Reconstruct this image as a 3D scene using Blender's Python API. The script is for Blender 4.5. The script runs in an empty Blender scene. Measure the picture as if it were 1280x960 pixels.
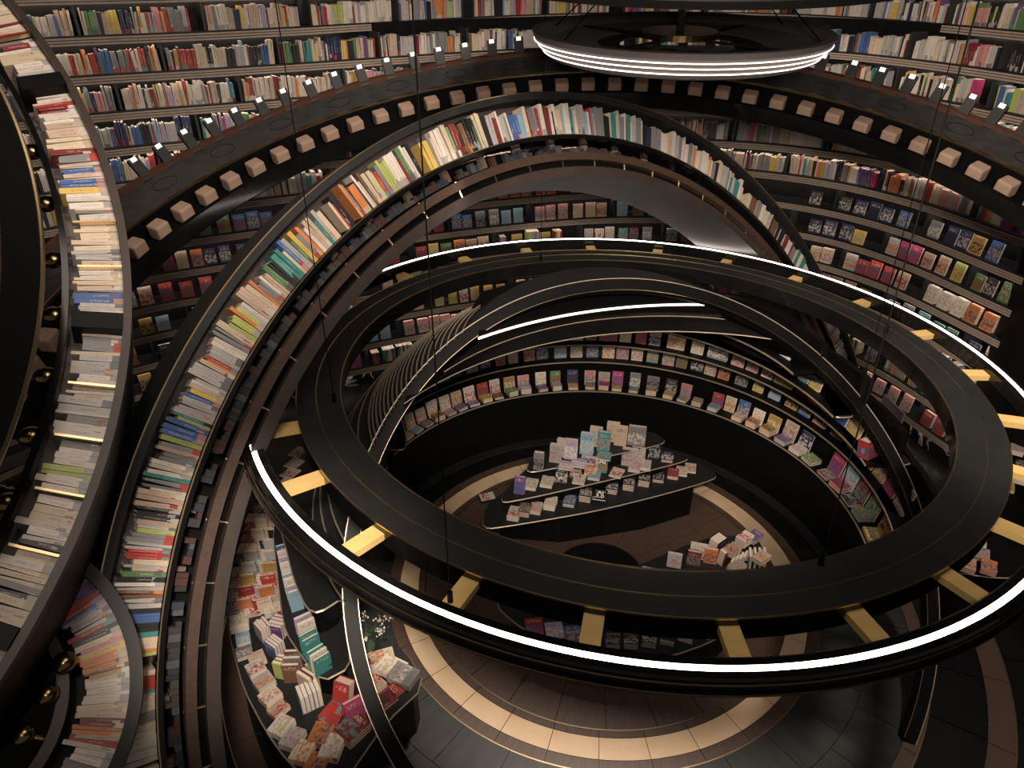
import bpy, math, random
import numpy as np
from mathutils import Matrix, Vector
random.seed(7); rnd = random.Random(11)
S = bpy.context.scene; COL = S.collection
# ---------------------------------------------------------------- camera, world, light, exposure
H = 6.1
FPX, PITCH, ROLL = 902.85, 0.5219, -0.0039
FW = np.array([0, math.cos(PITCH), -math.sin(PITCH)]); RT0 = np.array([1., 0, 0]); UP0 = np.cross(RT0, FW)
RT = math.cos(ROLL)*RT0 + math.sin(ROLL)*UP0; UP = -math.sin(ROLL)*RT0 + math.cos(ROLL)*UP0
cam = bpy.data.cameras.new('camera'); co = bpy.data.objects.new('camera', cam); COL.objects.link(co)
cam.sensor_width = 36; cam.lens = 36*FPX/1280; cam.clip_end = 200; cam.clip_start = .05
M = Matrix.Identity(4)
for i in range(3): M[i][0] = RT[i]; M[i][1] = UP[i]; M[i][2] = -FW[i]
M[2][3] = H; co.matrix_world = M; S.camera = co
w = bpy.data.worlds.new('world'); S.world = w; w.use_nodes = True
w.node_tree.nodes['Background'].inputs[0].default_value = (1, .82, .68, 1)
w.node_tree.nodes['Background'].inputs[1].default_value = .10
def area(loc, tgt, size, power, col=(1, .84, .70)):
    l = bpy.data.lights.new('ceiling_downlight', 'AREA'); l.shape = 'DISK'; l.size = size; l.energy = power; l.color = col
    o = bpy.data.objects.new('ceiling_downlight', l); COL.objects.link(o); o.location = loc
    o.rotation_euler = (Vector(tgt)-Vector(loc)).to_track_quat('-Z', 'Y').to_euler(); return o
def spot(loc, tgt, deg, power, blend=.5, size=.25, col=(1, .84, .70)):
    l = bpy.data.lights.new('unseen_spotlight', 'SPOT'); l.spot_size = math.radians(deg); l.spot_blend = blend; l.energy = power; l.color = col; l.shadow_soft_size = size  # unseen spot; most are fill added for a single area
    o = bpy.data.objects.new('unseen_spotlight', l); COL.objects.link(o); o.location = loc
    o.rotation_euler = (Vector(tgt)-Vector(loc)).to_track_quat('-Z', 'Y').to_euler(); return o
spot((1.05, 6.1, 9.7), (1.0, 6.1, 0), 36, 4200, .35)            # floor inside the hanging ring
spot((.4, -.5, 7.2), (1.5, 8.4, 1.5), 36, 2900, .7)             # round display tiers; fill lamp added beside the camera
spot((.0, -.5, 7.0), (-2.05, 5.0, .85), 20, 2900, .7)           # left display table; added from next to the camera to brighten it
spot((.3, -1.0, 6.6), (1.4, 11.8, 5.05), 52, 1500, .9, .5)        # rows under the balcony; low fill added near the camera
spot((-.3, -1.0, 9.3), (-2.3, 4.6, 3.9), 44, 480, .8, .5)       # left book ring and arch
spot((2.4, -.6, 9.2), (.2, 7.2, 5.2), 40, 900, .9, .5)          # arch crown and cubes, extra spot added to lift them
spot((1.5, 2.0, 9.6), (-6.2, 8.6, 4.4), 60, 1450, .8, .5)       # bookcase, left; added front fill
spot((0.5, 2.6, 9.6), (1.5, 12.2, 4.8), 60, 2100, .8, .5)       # bookcase, middle; added front fill
spot((-.5, 2.0, 9.6), (6.0, 9.0, 3.9), 60, 1500, .8, .5)        # bookcase, right; added front fill
spot((.6, -.8, 6.9), (6.3, 8.0, 2.9), 44, 2300, .8, .4)         # lower rows of the bookcase, right; unseen fill beside the camera
spot((-.2, -.8, 6.7), (-3.4, 9.0, 3.2), 26, 700, .8, .4)        # lower rows of the bookcase, left; unseen fill beside the camera
spot((4.6, 3.4, 9.5), (4.4, 5.2, .5), 34, 1500, .6)             # right edge
area((0.0, 3.6, 9.8), (0.0, 5.5, 0.0), 5.0, 200)
VS = S.view_settings; VS.view_transform = 'Standard'; VS.look = 'None'; VS.gamma = 1; VS.exposure = 0.0
# ---------------------------------------------------------------- camera-space helpers (metres, camera at 0,0,H)
CAM = np.array([0, 0, H])
def ray(x, y): return FW + (x-640)/FPX*RT - (y-480)/FPX*UP
def hz(x, y, d):            # point on the horizontal plane d*H below the eye
    r = ray(x, y); return CAM + r*(d*H/-r[2])
def unit(v): v = np.asarray(v, float); return v/np.linalg.norm(v)
def nrm(th, ph): th, ph = math.radians(th), math.radians(ph); return np.array([math.sin(th)*math.cos(ph), math.cos(th)*math.cos(ph), math.sin(ph)])
class Ring:                 # a circle frame: centre C, normal n (away from the visitor), e1 right, e2 up
    def __init__(s, C, n, scale=1., horizontal=False):
        s.C = CAM + np.asarray(C, float)*scale; s.n = unit(n)
        if horizontal: s.e1 = unit(np.array([1., 0, -s.n[0]/s.n[2]])); s.e2 = np.cross(s.n, s.e1)
        else:
            s.e2 = unit(np.array([0, 0, 1.])-s.n*s.n[2]); s.e1 = np.cross(s.n, s.e2)
            if s.e1[0] < 0: s.e1 = -s.e1
    def rad(s, t): t = math.radians(t); return math.cos(t)*s.e1 + math.sin(t)*s.e2
    def tan(s, t): t = math.radians(t); return -math.sin(t)*s.e1 + math.cos(t)*s.e2
    def P(s, t, r, a=0): return s.C + r*s.rad(t) + a*s.n
    def hit(s, x, y, a=0):
        d = ray(x, y); Q = s.C + a*s.n - CAM; return CAM + d*((Q@s.n)/(d@s.n))
    def polar(s, x, y, a=0):
        q = s.hit(x, y, a)-s.C; return math.degrees(math.atan2(q@s.e2, q@s.e1)), math.hypot(q@s.e2, q@s.e1)
# ---------------------------------------------------------------- materials
def mat(name, col, rough=.5, metal=0., emit=None, spec=.5):
    m = bpy.data.materials.new(name); m.use_nodes = True; b = m.node_tree.nodes['Principled BSDF']
    b.inputs['Base Color'].default_value = (*col, 1); b.inputs['Roughness'].default_value = rough; b.inputs['Metallic'].default_value = metal
    b.inputs['Specular IOR Level'].default_value = spec
    if emit: b.inputs['Emission Color'].default_value = (*emit[0], 1); b.inputs['Emission Strength'].default_value = emit[1]
    return m
def mixmat(name, c1, c2, scale, rough=.5, stretch=(1, 1, 1), detail=4, bump=0, spec=.5, sharp=.25, coord='Object'):
    m = mat(name, c1, rough, spec=spec); nt = m.node_tree; N = nt.nodes; L = nt.links; b = N['Principled BSDF']
    tc = N.new('ShaderNodeTexCoord'); mp = N.new('ShaderNodeMapping'); mp.inputs['Scale'].default_value = stretch
    L.new(tc.outputs[coord], mp.inputs[0]); no = N.new('ShaderNodeTexNoise'); no.inputs['Scale'].default_value = scale; no.inputs['Detail'].default_value = detail
    L.new(mp.outputs[0], no.inputs['Vector']); r = N.new('ShaderNodeValToRGB'); r.color_ramp.elements[0].position = .5-sharp; r.color_ramp.elements[1].position = .5+sharp
    r.color_ramp.elements[0].color = (*c1, 1); r.color_ramp.elements[1].color = (*c2, 1); L.new(no.outputs['Fac'], r.inputs[0]); L.new(r.outputs[0], b.inputs['Base Color'])
    if bump:
        bp = N.new('ShaderNodeBump'); bp.inputs['Strength'].default_value = bump; bp.inputs['Distance'].default_value = .01; L.new(no.outputs['Fac'], bp.inputs['Height']); L.new(bp.outputs[0], b.inputs['Normal'])
    return m
MT = dict(
 black=mixmat('black_lacquer', (.0035, .0036, .004), (.006, .006, .0065), 6, .45, spec=.14),
 gloss=mixmat('black_gloss', (.004, .004, .0045), (.008, .008, .008), 4, .12),
 char=mixmat('charcoal_top', (.011, .012, .013), (.018, .019, .020), 5, .5, spec=.3, detail=6),
 stone=mixmat('grey_stone', (.030, .031, .033), (.055, .054, .054), 9, .5, detail=7, bump=.1),
 panel=mixmat('brown_grey_panel', (.075, .060, .058), (.105, .085, .080), 3, .55, stretch=(1, 1, 12)),
 gsail=mixmat('grey_soffit', (.026, .0225, .0215), (.034, .030, .029), 2, .45),
 brass=mat('brass', (.78, .60, .36), .28, 1.), gold=mixmat('gold_bracket', (.62, .42, .15), (.72, .50, .20), 8, .42),
 edge=mat('pale_brass_edge', (.46, .39, .30), .4, .5),
 redwood=mixmat('red_wood', (.06, .027, .018), (.10, .045, .03), 6, .4, stretch=(1, 6, 6)),
 brown=mixmat('brown_wood_rim', (.040, .024, .018), (.062, .038, .028), 7, .45, stretch=(1, 5, 5)),
 tan=mixmat('tan_strip', (.32, .255, .21), (.40, .32, .265), 14, .5), shelf=mixmat('dark_shelf', (.018, .020, .022), (.030, .032, .034), 5, .5),
 block=mixmat('beige_fabric', (.30, .205, .15), (.38, .265, .20), 60, .9), pages=mixmat('page_edges', (.60, .50, .41), (.72, .62, .52), 60, .8, stretch=(1, 8, 1)),
 cream=mixmat('cream_tile', (.62, .44, .27), (.74, .56, .37), 5, .35, detail=6, sharp=.3), wood=mixmat('brown_tile', (.050, .032, .025), (.105, .066, .050), 5, .4, stretch=(1, 7, 1), detail=6, sharp=.35),
 slate=mixmat('slate_tile', (.012, .014, .015), (.034, .037, .039), 3.5, .38, stretch=(1, 3, 1), detail=7, sharp=.35), blacktile=mixmat('black_tile', (.004, .004, .004), (.008, .008, .008), 4, .3),
 grout=mat('brass_grout', (.22, .15, .09), .5), marble=None, led=mat('led_strip', (1, .9, .8), .5, emit=((1, .88, .80), 9.)), led2=mat('led_strip_soft', (1, .9, .8), .5, emit=((1, .83, .72), 2.2)),
 strip=mat('hidden_strip', (1, .9, .8), .5, emit=((1, .82, .68), 26.)), lamp=mat('lamp_tip', (1, .9, .8), .5, emit=((1, .93, .84), 1.1)), ceil=mixmat('dark_ceiling', (.02, .018, .016), (.03, .027, .025), 2, .8),
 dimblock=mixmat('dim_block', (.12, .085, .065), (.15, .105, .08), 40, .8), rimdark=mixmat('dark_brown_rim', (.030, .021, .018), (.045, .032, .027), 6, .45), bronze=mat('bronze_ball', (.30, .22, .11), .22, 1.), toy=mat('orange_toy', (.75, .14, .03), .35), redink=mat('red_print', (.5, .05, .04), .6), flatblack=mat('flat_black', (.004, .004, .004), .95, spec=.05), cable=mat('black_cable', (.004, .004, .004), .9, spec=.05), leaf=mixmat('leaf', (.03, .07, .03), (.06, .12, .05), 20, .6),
 petal=mat('white_petal', (.72, .68, .58), .7), vase=mat('green_glass', (.05, .09, .06), .15), screen=mixmat('grey_screen', (.085, .08, .08), (.11, .10, .10), 3, .5), white=mat('white_print', (.85, .83, .80), .6), clear=None)
def marble():
    m = mat('veined_black_marble', (.01, .01, .01), .25); nt = m.node_tree; N = nt.nodes; L = nt.links; b = N['Principled BSDF']
    tc = N.new('ShaderNodeTexCoord'); no = N.new('ShaderNodeTexNoise'); no.inputs['Scale'].default_value = 2.2; no.inputs['Detail'].default_value = 6; no.inputs['Distortion'].default_value = .6
    L.new(tc.outputs['Object'], no.inputs['Vector']); r = N.new('ShaderNodeValToRGB'); e = r.color_ramp.elements
    e[0].position = .47; e[0].color = (.006, .006, .006, 1); e[1].position = .5; e[1].color = (.35, .33, .31, 1); x = e.new(.53); x.color = (.006, .006, .006, 1)
    L.new(no.outputs['Fac'], r.inputs[0]); L.new(r.outputs[0], b.inputs['Base Color']); return m
MT['marble'] = marble()
# covers: colour 1, colour 2 motif, printed lines
PAL = [('white', (.66, .62, .58)), ('cream', (.62, .53, .40)), ('pale grey', (.42, .42, .43)), ('beige', (.52, .40, .31)), ('grey', (.22, .23, .25)), ('black', (.02, .02, .024)),
 ('red', (.42, .03, .025)), ('dark red', (.20, .025, .03)), ('orange', (.62, .20, .05)), ('yellow', (.68, .48, .08)), ('gold', (.46, .29, .07)), ('green', (.10, .24, .10)),
 ('lime', (.42, .50, .12)), ('teal', (.03, .26, .26)), ('blue', (.04, .12, .36)), ('navy', (.02, .03, .10)), ('sky blue', (.22, .42, .58)), ('purple', (.14, .06, .24)),
 ('pink', (.62, .28, .30)), ('magenta', (.46, .03, .16)), ('brown', (.17, .09, .05)), ('lilac', (.38, .33, .48))]
PC = dict(PAL)
def cover(name, c1, c2, c3, seed, art):
    m = mat(name, c1, .42); nt = m.node_tree; N = nt.nodes; L = nt.links; b = N['Principled BSDF']
    def nd(t, **k):
        n = N.new(t)
        for a, v in k.items(): setattr(n, a, v)
        return n
    def mth(op, a, bb=None, c=None):
        n = nd('ShaderNodeMath', operation=op)
        for i, v in enumerate((a, bb, c)):
            if v is None: continue
            if isinstance(v, (int, float)): n.inputs[i].default_value = v
            else: L.new(v, n.inputs[i])
        return n.outputs[0]
    tc = nd('ShaderNodeTexCoord'); sx = nd('ShaderNodeSeparateXYZ'); L.new(tc.outputs['Generated'], sx.inputs[0]); X, Y, Z = sx.outputs
    oi = nd('ShaderNodeObjectInfo'); R = oi.outputs['Random']
    off = nd('ShaderNodeCombineXYZ'); L.new(mth('MULTIPLY', R, 37.), off.inputs[0]); L.new(mth('MULTIPLY', R, 91.), off.inputs[2])
    ad = nd('ShaderNodeVectorMath', operation='ADD'); L.new(tc.outputs['Generated'], ad.inputs[0]); L.new(off.outputs[0], ad.inputs[1])
    vo = nd('ShaderNodeTexNoise'); vo.inputs['Scale'].default_value = 5.5 if art else 1.5; vo.inputs['Detail'].default_value = 5 if art else 0; L.new(ad.outputs[0], vo.inputs['Vector'])
    blot = mth('MULTIPLY', mth('SUBTRACT', vo.outputs['Fac'], .44), 8.) if art else mth('GREATER_THAN', vo.outputs['Fac'], .62)
    blot = mth('MINIMUM', mth('MAXIMUM', blot, 0.), 1.)
    cx = nd('ShaderNodeMix', data_type='RGBA'); wn_ = nd('ShaderNodeTexWhiteNoise', noise_dimensions='1D'); L.new(mth('MULTIPLY', R, 511.), wn_.inputs['W']); L.new(mth('GREATER_THAN', wn_.outputs['Value'], .5), cx.inputs[0]); cx.inputs[6].default_value = (*c2, 1); cx.inputs[7].default_value = (*SEC[(seed*7+3) % len(SEC)], 1)
    # art zone in the middle of the cover, plain band elsewhere
    zone = mth('MULTIPLY', mth('GREATER_THAN', Z, .10), mth('LESS_THAN', Z, .66 if art else .28))
    mx = nd('ShaderNodeMix', data_type='RGBA'); L.new(mth('MULTIPLY', blot, zone), mx.inputs[0]); mx.inputs[6].default_value = (*c1, 1); L.new(cx.outputs[2], mx.inputs[7])
    # printed characters: two title lines up top on the cover, a run down the spine
    tn = nd('ShaderNodeTexVoronoi'); tn.inputs['Scale'].default_value = 1.; mp = nd('ShaderNodeMapping'); mp.inputs['Scale'].default_value = (14, 30, 26); L.new(ad.outputs[0], mp.inputs[0]); L.new(mp.outputs[0], tn.inputs['Vector'])
    ink = mth('LESS_THAN', tn.outputs['Distance'], .36)
    tz = mth('MULTIPLY', mth('GREATER_THAN', Z, .72), mth('LESS_THAN', Z, .90)); tz = mth('MULTIPLY', tz, mth('MULTIPLY', mth('GREATER_THAN', X, .14), mth('LESS_THAN', X, .86)))
    sp = mth('MULTIPLY', mth('LESS_THAN', X, .02), mth('MULTIPLY', mth('GREATER_THAN', Y, .34), mth('LESS_THAN', Y, .66)))
    sp = mth('MULTIPLY', sp, mth('MULTIPLY', mth('GREATER_THAN', Z, .30), mth('LESS_THAN', Z, mth('ADD', mth('MULTIPLY', R, .35), .5))))
    tt = mth('MULTIPLY', ink, mth('MAXIMUM', tz, sp))
    m2 = nd('ShaderNodeMix', data_type='RGBA'); L.new(tt, m2.inputs[0]); L.new(mx.outputs[2], m2.inputs[6]); m2.inputs[7].default_value = (*c3, 1)
    # publisher band low on the spine
    band = mth('MULTIPLY', mth('LESS_THAN', X, .02), mth('MULTIPLY', mth('LESS_THAN', Z, .2), mth('GREATER_THAN', R, .5)))
    m3 = nd('ShaderNodeMix', data_type='RGBA'); L.new(band, m3.inputs[0]); L.new(m2.outputs[2], m3.inputs[6]); m3.inputs[7].default_value = (*c2, 1)
    hv = nd('ShaderNodeHueSaturation'); L.new(mth('ADD', mth('MULTIPLY', R, .3), .82), hv.inputs['Value']); L.new(m3.outputs[2], hv.inputs['Color']); L.new(hv.outputs[0], b.inputs['Base Color'])
    return m
MUTE = {n: tuple((.86*x+.14*(sum(c)/3))*k*.92 for x, k in zip(c, (1, .95, .90))) for n, c in PAL}; PAL = [(n, MUTE[n]) for n, c in PAL]
SEC = [(.50, .46, .42), (.10, .10, .11), (.34, .05, .04), (.42, .34, .22), (.06, .10, .22), (.30, .30, .31), (.44, .18, .06), (.03, .03, .035), (.12, .22, .20), (.55, .50, .44), (.36, .20, .20)]
INK = {n: ((.05, .045, .05) if sum(c) > .6 else (.75, .70, .62)) for n, c in PAL}
COVER = {}
for i, (n, c) in enumerate(PAL):
    COVER[n] = [cover('cover_'+n.replace(' ', '_'), c, ([(.30, .29, .28), (.40, .33, .24), (.13, .13, .14), (.46, .42, .38)][i % 4] if sum(c) > .8 else SEC[(i*3+1) % len(SEC)]), INK[n], i, False),
                cover('art_cover_'+n.replace(' ', '_'), c, SEC[(i*4+2) % len(SEC)], INK[n], i, True)]
# ---------------------------------------------------------------- mesh helpers
def mesh(name, V, F, mats, mi=None, smooth=False):
    m = bpy.data.meshes.new(name); m.from_pydata([tuple(v) for v in V], [], [tuple(f) for f in F])
    for a in (mats if isinstance(mats, (list, tuple)) else [mats]): m.materials.append(a)
    if mi is not None: m.polygons.foreach_set('material_index', mi)
    if smooth: m.polygons.foreach_set('use_smooth', [True]*len(m.polygons))
    m.update(); return m
def tag(o, label=None, cat=None, group=None, kind=None):
    if label: o['label'] = label
    if cat: o['category'] = cat
    if group: o['group'] = group
    if kind: o['kind'] = kind
    return o
def thing(name, label, cat, loc, group=None):
    o = bpy.data.objects.new(name, None); o.empty_display_size = .1; COL.objects.link(o); o.location = [float(v) for v in loc]; return tag(o, label, cat, group)
def obj(name, VF, m, parent=None, origin=None, **k):
    V, F = VF[:2]; V = np.array(V, float)
    org = np.array(parent.location) if parent is not None else (np.array(origin, float) if origin is not None else np.zeros(3))
    if parent is not None and parent.parent is not None: org = org + np.array(parent.parent.location)
    me = mesh(name, V-org, F, m, VF[2] if len(VF) > 2 else None, k.pop('smooth', False)); o = bpy.data.objects.new(name, me); COL.objects.link(o)
    if parent is not None: o.parent = parent
    else: o.location = org
    return tag(o, **k)
def join(*ps):
    V, F = [], []
    for v, f in ps:
        b = len(V); V += [tuple(x) for x in v]; F += [tuple(i+b for i in q) for q in f]
    return V, F
def sweep(fn, ts, prof, closed=False):      # fn(t) -> (origin, u, v); prof = [(pu, pv)] closed polygon
    V, F = [], []; K = len(prof)
    for t in ts:
        o, u, v = fn(t)
        for a, b in prof: V.append(o+u*a+v*b)
    n = len(ts)
    for i in range(n if closed else n-1):
        j = (i+1) % n
        for k in range(K): l = (k+1) % K; F.append((i*K+k, j*K+k, j*K+l, i*K+l))
    if not closed: F += [tuple(range(K))[::-1], tuple((n-1)*K+k for k in range(K))]
    return V, F
def arc(R, r0, r1, a0, a1, t0, t1, n=96):    # rectangular section ring sector
    ts = np.linspace(t0, t1, n)
    cl = abs(t1-t0) >= 359.9
    if cl: ts = ts[:-1]
    return sweep(lambda t: (R.C, R.rad(t), R.n), ts, [(r0, a0), (r1, a0), (r1, a1), (r0, a1)], cl)
def box(c, ax, d):                           # centre, three axes, three sizes
    c = np.array(c, float); X, Y, Z = [np.array(a, float) for a in ax]
    V = [c+X*d[0]*i+Y*d[1]*j+Z*d[2]*k for i in (-.5, .5) for j in (-.5, .5) for k in (-.5, .5)]
    return V, [(0, 1, 3, 2), (4, 6, 7, 5), (0, 4, 5, 1), (2, 3, 7, 6), (0, 2, 6, 4), (1, 5, 7, 3)]
def tube(pts, r, k=6):
    pts = [np.array(p, float) for p in pts]; V, F = [], []; n = len(pts)
    for i, p in enumerate(pts):
        d = unit(pts[min(i+1, n-1)]-pts[max(i-1, 0)]); a = np.cross(d, [0, 0, 1.] if abs(d[2]) < .9 else [1., 0, 0]); a = unit(a); b = np.cross(d, a)
        rr = r[i] if isinstance(r, (list, tuple)) else r
        for j in range(k): t = 2*math.pi*j/k; V.append(p+a*rr*math.cos(t)+b*rr*math.sin(t))
    for i in range(n-1):
        for j in range(k): l = (j+1) % k; F.append((i*k+j, i*k+l, (i+1)*k+l, (i+1)*k+j))
    F += [tuple(range(k))[::-1], tuple((n-1)*k+j for j in range(k))]
    return V, F
def prism(poly, z0, z1):                     # horizontal polygon slab, world z
    n = len(poly); V = [(p[0], p[1], z0) for p in poly]+[(p[0], p[1], z1) for p in poly]
    F = [tuple(range(n))[::-1], tuple(range(n, 2*n))]+[(i, (i+1) % n, n+(i+1) % n, n+i) for i in range(n)]
    return V, F
def smoothpoly(pts, it=2):                   # corner-cutting
    P = [np.array(p[:2], float) for p in pts]
    for _ in range(it):
        Q = []
        for i in range(len(P)): a, b = P[i], P[(i+1) % len(P)]; Q += [a*.8+b*.2, a*.2+b*.8]
        P = Q
    return P
def rimtube(P, z, r=.009): return tube([(p[0], p[1], z) for p in P]+[(P[0][0], P[0][1], z)], r, 4)
Zv = np.array([0, 0, 1.])
# ---------------------------------------------------------------- books
def book_meshes():
    def bx3(x0, x1, y0, y1, z0, z1):
        V = [(x, y, z) for x in (x0, x1) for y in (y0, y1) for z in (z0, z1)]; return V, [(0, 1, 3, 2), (4, 6, 7, 5), (0, 4, 5, 1), (2, 3, 7, 6), (0, 2, 6, 4), (1, 5, 7, 3)]
    cov = join(bx3(-.5, .5, -.5, -.40, 0, 1), bx3(-.5, .5, .40, .5, 0, 1), bx3(-.5, -.46, -.40, .40, 0, 1)); pg = bx3(-.46, .47, -.40, .40, .02, .98)
    return cov, pg
_cov, _pg = book_meshes(); BM = {}; PM = mesh('page_block', _pg[0], _pg[1], MT['pages'])
def bmesh_for(colour, art, whole):
    k = (colour, art, whole)
    if k not in BM:
        cm = COVER[colour][1 if art else 0]
        if whole: V, F = join(_cov, _pg); BM[k] = mesh('book', V, F, [cm, MT['pages']], [0]*18+[1]*6)
        else: BM[k] = mesh('book', _cov[0], _cov[1], cm)
    return BM[k]
used = {}
ONES = ['', 'first', 'second', 'third', 'fourth', 'fifth', 'sixth', 'seventh', 'eighth', 'ninth', 'tenth', 'eleventh', 'twelfth', 'thirteenth', 'fourteenth', 'fifteenth', 'sixteenth', 'seventeenth', 'eighteenth', 'nineteenth']
TENS = {20: 'twent', 30: 'thirt', 40: 'fort', 50: 'fift', 60: 'sixt', 70: 'sevent', 80: 'eight', 90: 'ninet'}
def ordn(n):
    if n < 20: return ONES[n]
    if n >= 100: return 'hundred-'+(ordn(n-100) if n > 100 else 'th')
    return TENS[n//10*10]+('ieth' if n % 10 == 0 else 'y-'+ONES[n % 10])
BOOKS = []
def book(base, X, Y, Z, dims, colour, label, group, art=False, parts=True, kind='book'):
    # X cover width, Y thickness (front cover looks along -Y), Z height; base = centre of the foot. Built at the end of the script.
    BOOKS.append(dict(b=np.array(base, float), X=np.array(X, float), Y=np.array(Y, float), Z=np.array(Z, float), d=dims, c=colour, l=label, g=group, art=art, parts=parts, k=kind))
def build_books(order, limit=300):
    bpy.context.view_layer.update(); dg = bpy.context.evaluated_depsgraph_get(); kinds = {}
    for B in BOOKS:
        tot = 0
        for fx, fy, fz in ((0, 0, .5), (-.45, -.5, .8), (.45, -.5, .8), (-.45, -.5, .2), (.0, -.5, .98), (-.5, .4, .9)):
            p = B['b']+B['X']*B['d'][0]*fx+B['Y']*B['d'][1]*fy+B['Z']*B['d'][2]*fz; q = p-CAM; dz = q@FW
            u, v = 640+FPX*(q@RT)/dz, 480-FPX*(q@UP)/dz
            if dz <= 0 or not (-3 < u < 1283 and -3 < v < 963): continue
            dist = float(np.linalg.norm(q)); hit = S.ray_cast(dg, Vector(CAM), Vector(q/dist), distance=dist-.03)
            if not hit[0]: tot += 1
        dz = max(.5, (B['b']-CAM)@FW); sz = sorted(B['d']); B['s'] = tot*(sz[1]*sz[2] if B['art'] else sz[2]*sz[0]+.3*sz[1]*sz[0])/dz**2; kinds.setdefault(B['k'], []).append(B)
    for k, L_ in kinds.items():
        L_.sort(key=lambda B: -B['s']); solo = [B for B in L_[:limit] if B['s'] > 0]; rest = [B for B in L_ if not any(B is x for x in ())][len(solo):]
        for B in solo:
            Mx = Matrix.Identity(4)
            for i in range(3): Mx[i][0] = B['X'][i]*B['d'][0]; Mx[i][1] = B['Y'][i]*B['d'][1]; Mx[i][2] = B['Z'][i]*B['d'][2]; Mx[i][3] = B['b'][i]
            o = bpy.data.objects.new(k, bmesh_for(B['c'], B['art'], not B['parts'])); COL.objects.link(o); o.matrix_world = Mx; B['o'] = o
            if B['parts']: p = bpy.data.objects.new('page_block', PM); COL.objects.link(p); p.parent = o
            tag(o, B['l'], 'book', B['g'])
        print('KIND', k, len(solo), len(rest))
        if rest:
            V, F, CI = [], [], []
            for B in rest:
                v, f = box(B['b']+B['Z']*B['d'][2]/2, (B['X'], B['Y'], B['Z']), B['d']); n = len(V); V += v; F += [tuple(i+n for i in q) for q in f]
                ci = [p[0] for p in PAL].index(B['c']); CI += [ci, len(PAL), ci, ci, len(PAL), len(PAL)]
            me = mesh('packed_books', V, F, flat+[MT['pages']], CI); o = bpy.data.objects.new('packed_books', me); COL.objects.link(o); tag(o, order[k], 'books', kind='stuff')
def pick(ws): return rnd.choices([a for a, _ in ws], [b for _, b in ws])[0]
W_SP = [('white', 22), ('cream', 14), ('pale grey', 16), ('beige', 12), ('grey', 8), ('black', 9), ('red', 7), ('dark red', 4), ('orange', 4), ('yellow', 4), ('gold', 3), ('green', 3), ('lime', 2), ('teal', 2), ('blue', 4), ('navy', 4), ('sky blue', 2), ('purple', 3), ('pink', 4), ('brown', 3), ('magenta', 1), ('lilac', 2)]
W_AR = [('white', 6), ('cream', 5), ('pale grey', 5), ('beige', 5), ('grey', 4), ('black', 3), ('red', 6), ('orange', 6), ('yellow', 5), ('green', 6), ('lime', 3), ('teal', 5), ('blue', 6), ('navy', 4), ('sky blue', 5), ('pink', 5), ('brown', 4), ('magenta', 2), ('lilac', 3), ('dark red', 3), ('gold', 4)]
C0 = np.array([.1634, 1.0135])*H
# ---------------------------------------------------------------- floor of concentric tiles
FR = Ring([C0[0], C0[1], -H], [0, 0, 1.], horizontal=True)
floor = obj('floor', prism([(-16, -4), (16, -4), (16, 18), (-16, 18)], -.2, -.012), MT['blacktile'], kind='structure')
def tiles(r0, r1, n, m, phase, thick=.012, t0=0, t1=360, gap=.006, name='floor_tile', zoff=0):
    st = 360/n; me = None
    gd = math.degrees(gap/2/((r0+r1)/2))
    for i in range(n):
        a = phase+i*st
        mid = (a+st/2) % 360
        if not (t0 <= mid <= t1): continue
        if me is None:
            V, F = arc(FR, r0+gap/2, r1-gap/2, -thick, 0, gd, st-gd, 7); me = mesh(name, np.array(V)-np.array(FR.C), F, m)
        o = bpy.data.objects.new(name, me); COL.objects.link(o); o.parent = floor; o.location = FR.C; o.rotation_euler = (0, 0, math.radians(a))
PH = -95.9
tiles(.3405*H, .3760*H, 31, MT['cream'], PH); tiles(.3285*H, .3405*H, 31, MT['wood'], PH); tiles(.3760*H, .3955*H, 31, MT['wood'], PH)
tiles(.245*H, .3275*H, 26, MT['wood'], 3); tiles(.165*H, .245*H, 18, MT['wood'], 9); tiles(.085*H, .165*H, 12, MT['wood'], 0)
tiles(.002, .083*H, 3, MT['blacktile'], 0)
tiles(.3965*H, .470*H, 31, MT['slate'], PH+4, t0=180, t1=360); tiles(.470*H, .5425*H, 31, MT['slate'], PH, t0=180, t1=360)
tiles(.5425*H, .5645*H, 31, MT['wood'], PH-3, t0=180, t1=360)
tiles(.5655*H, .6445*H, 34, MT['blacktile'], PH, t0=180, t1=360, gap=.012); tiles(.6445*H, .6815*H, 31, MT['wood'], PH+5, t0=140, t1=400)
tiles(.6825*H, .80*H, 34, MT['blacktile'], PH+5, t0=150, t1=395, gap=.012)
tiles(.75*H, .83*H, 40, MT['wood'], 2, t0=20, t1=60)
for r in (.3278, .3960, .0842, .5650, .6820):
    obj('brass_inlay', arc(FR, r*H-.006, r*H+.006, -.011, .002, 0, 360, 180), MT['brass'], floor)
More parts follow.
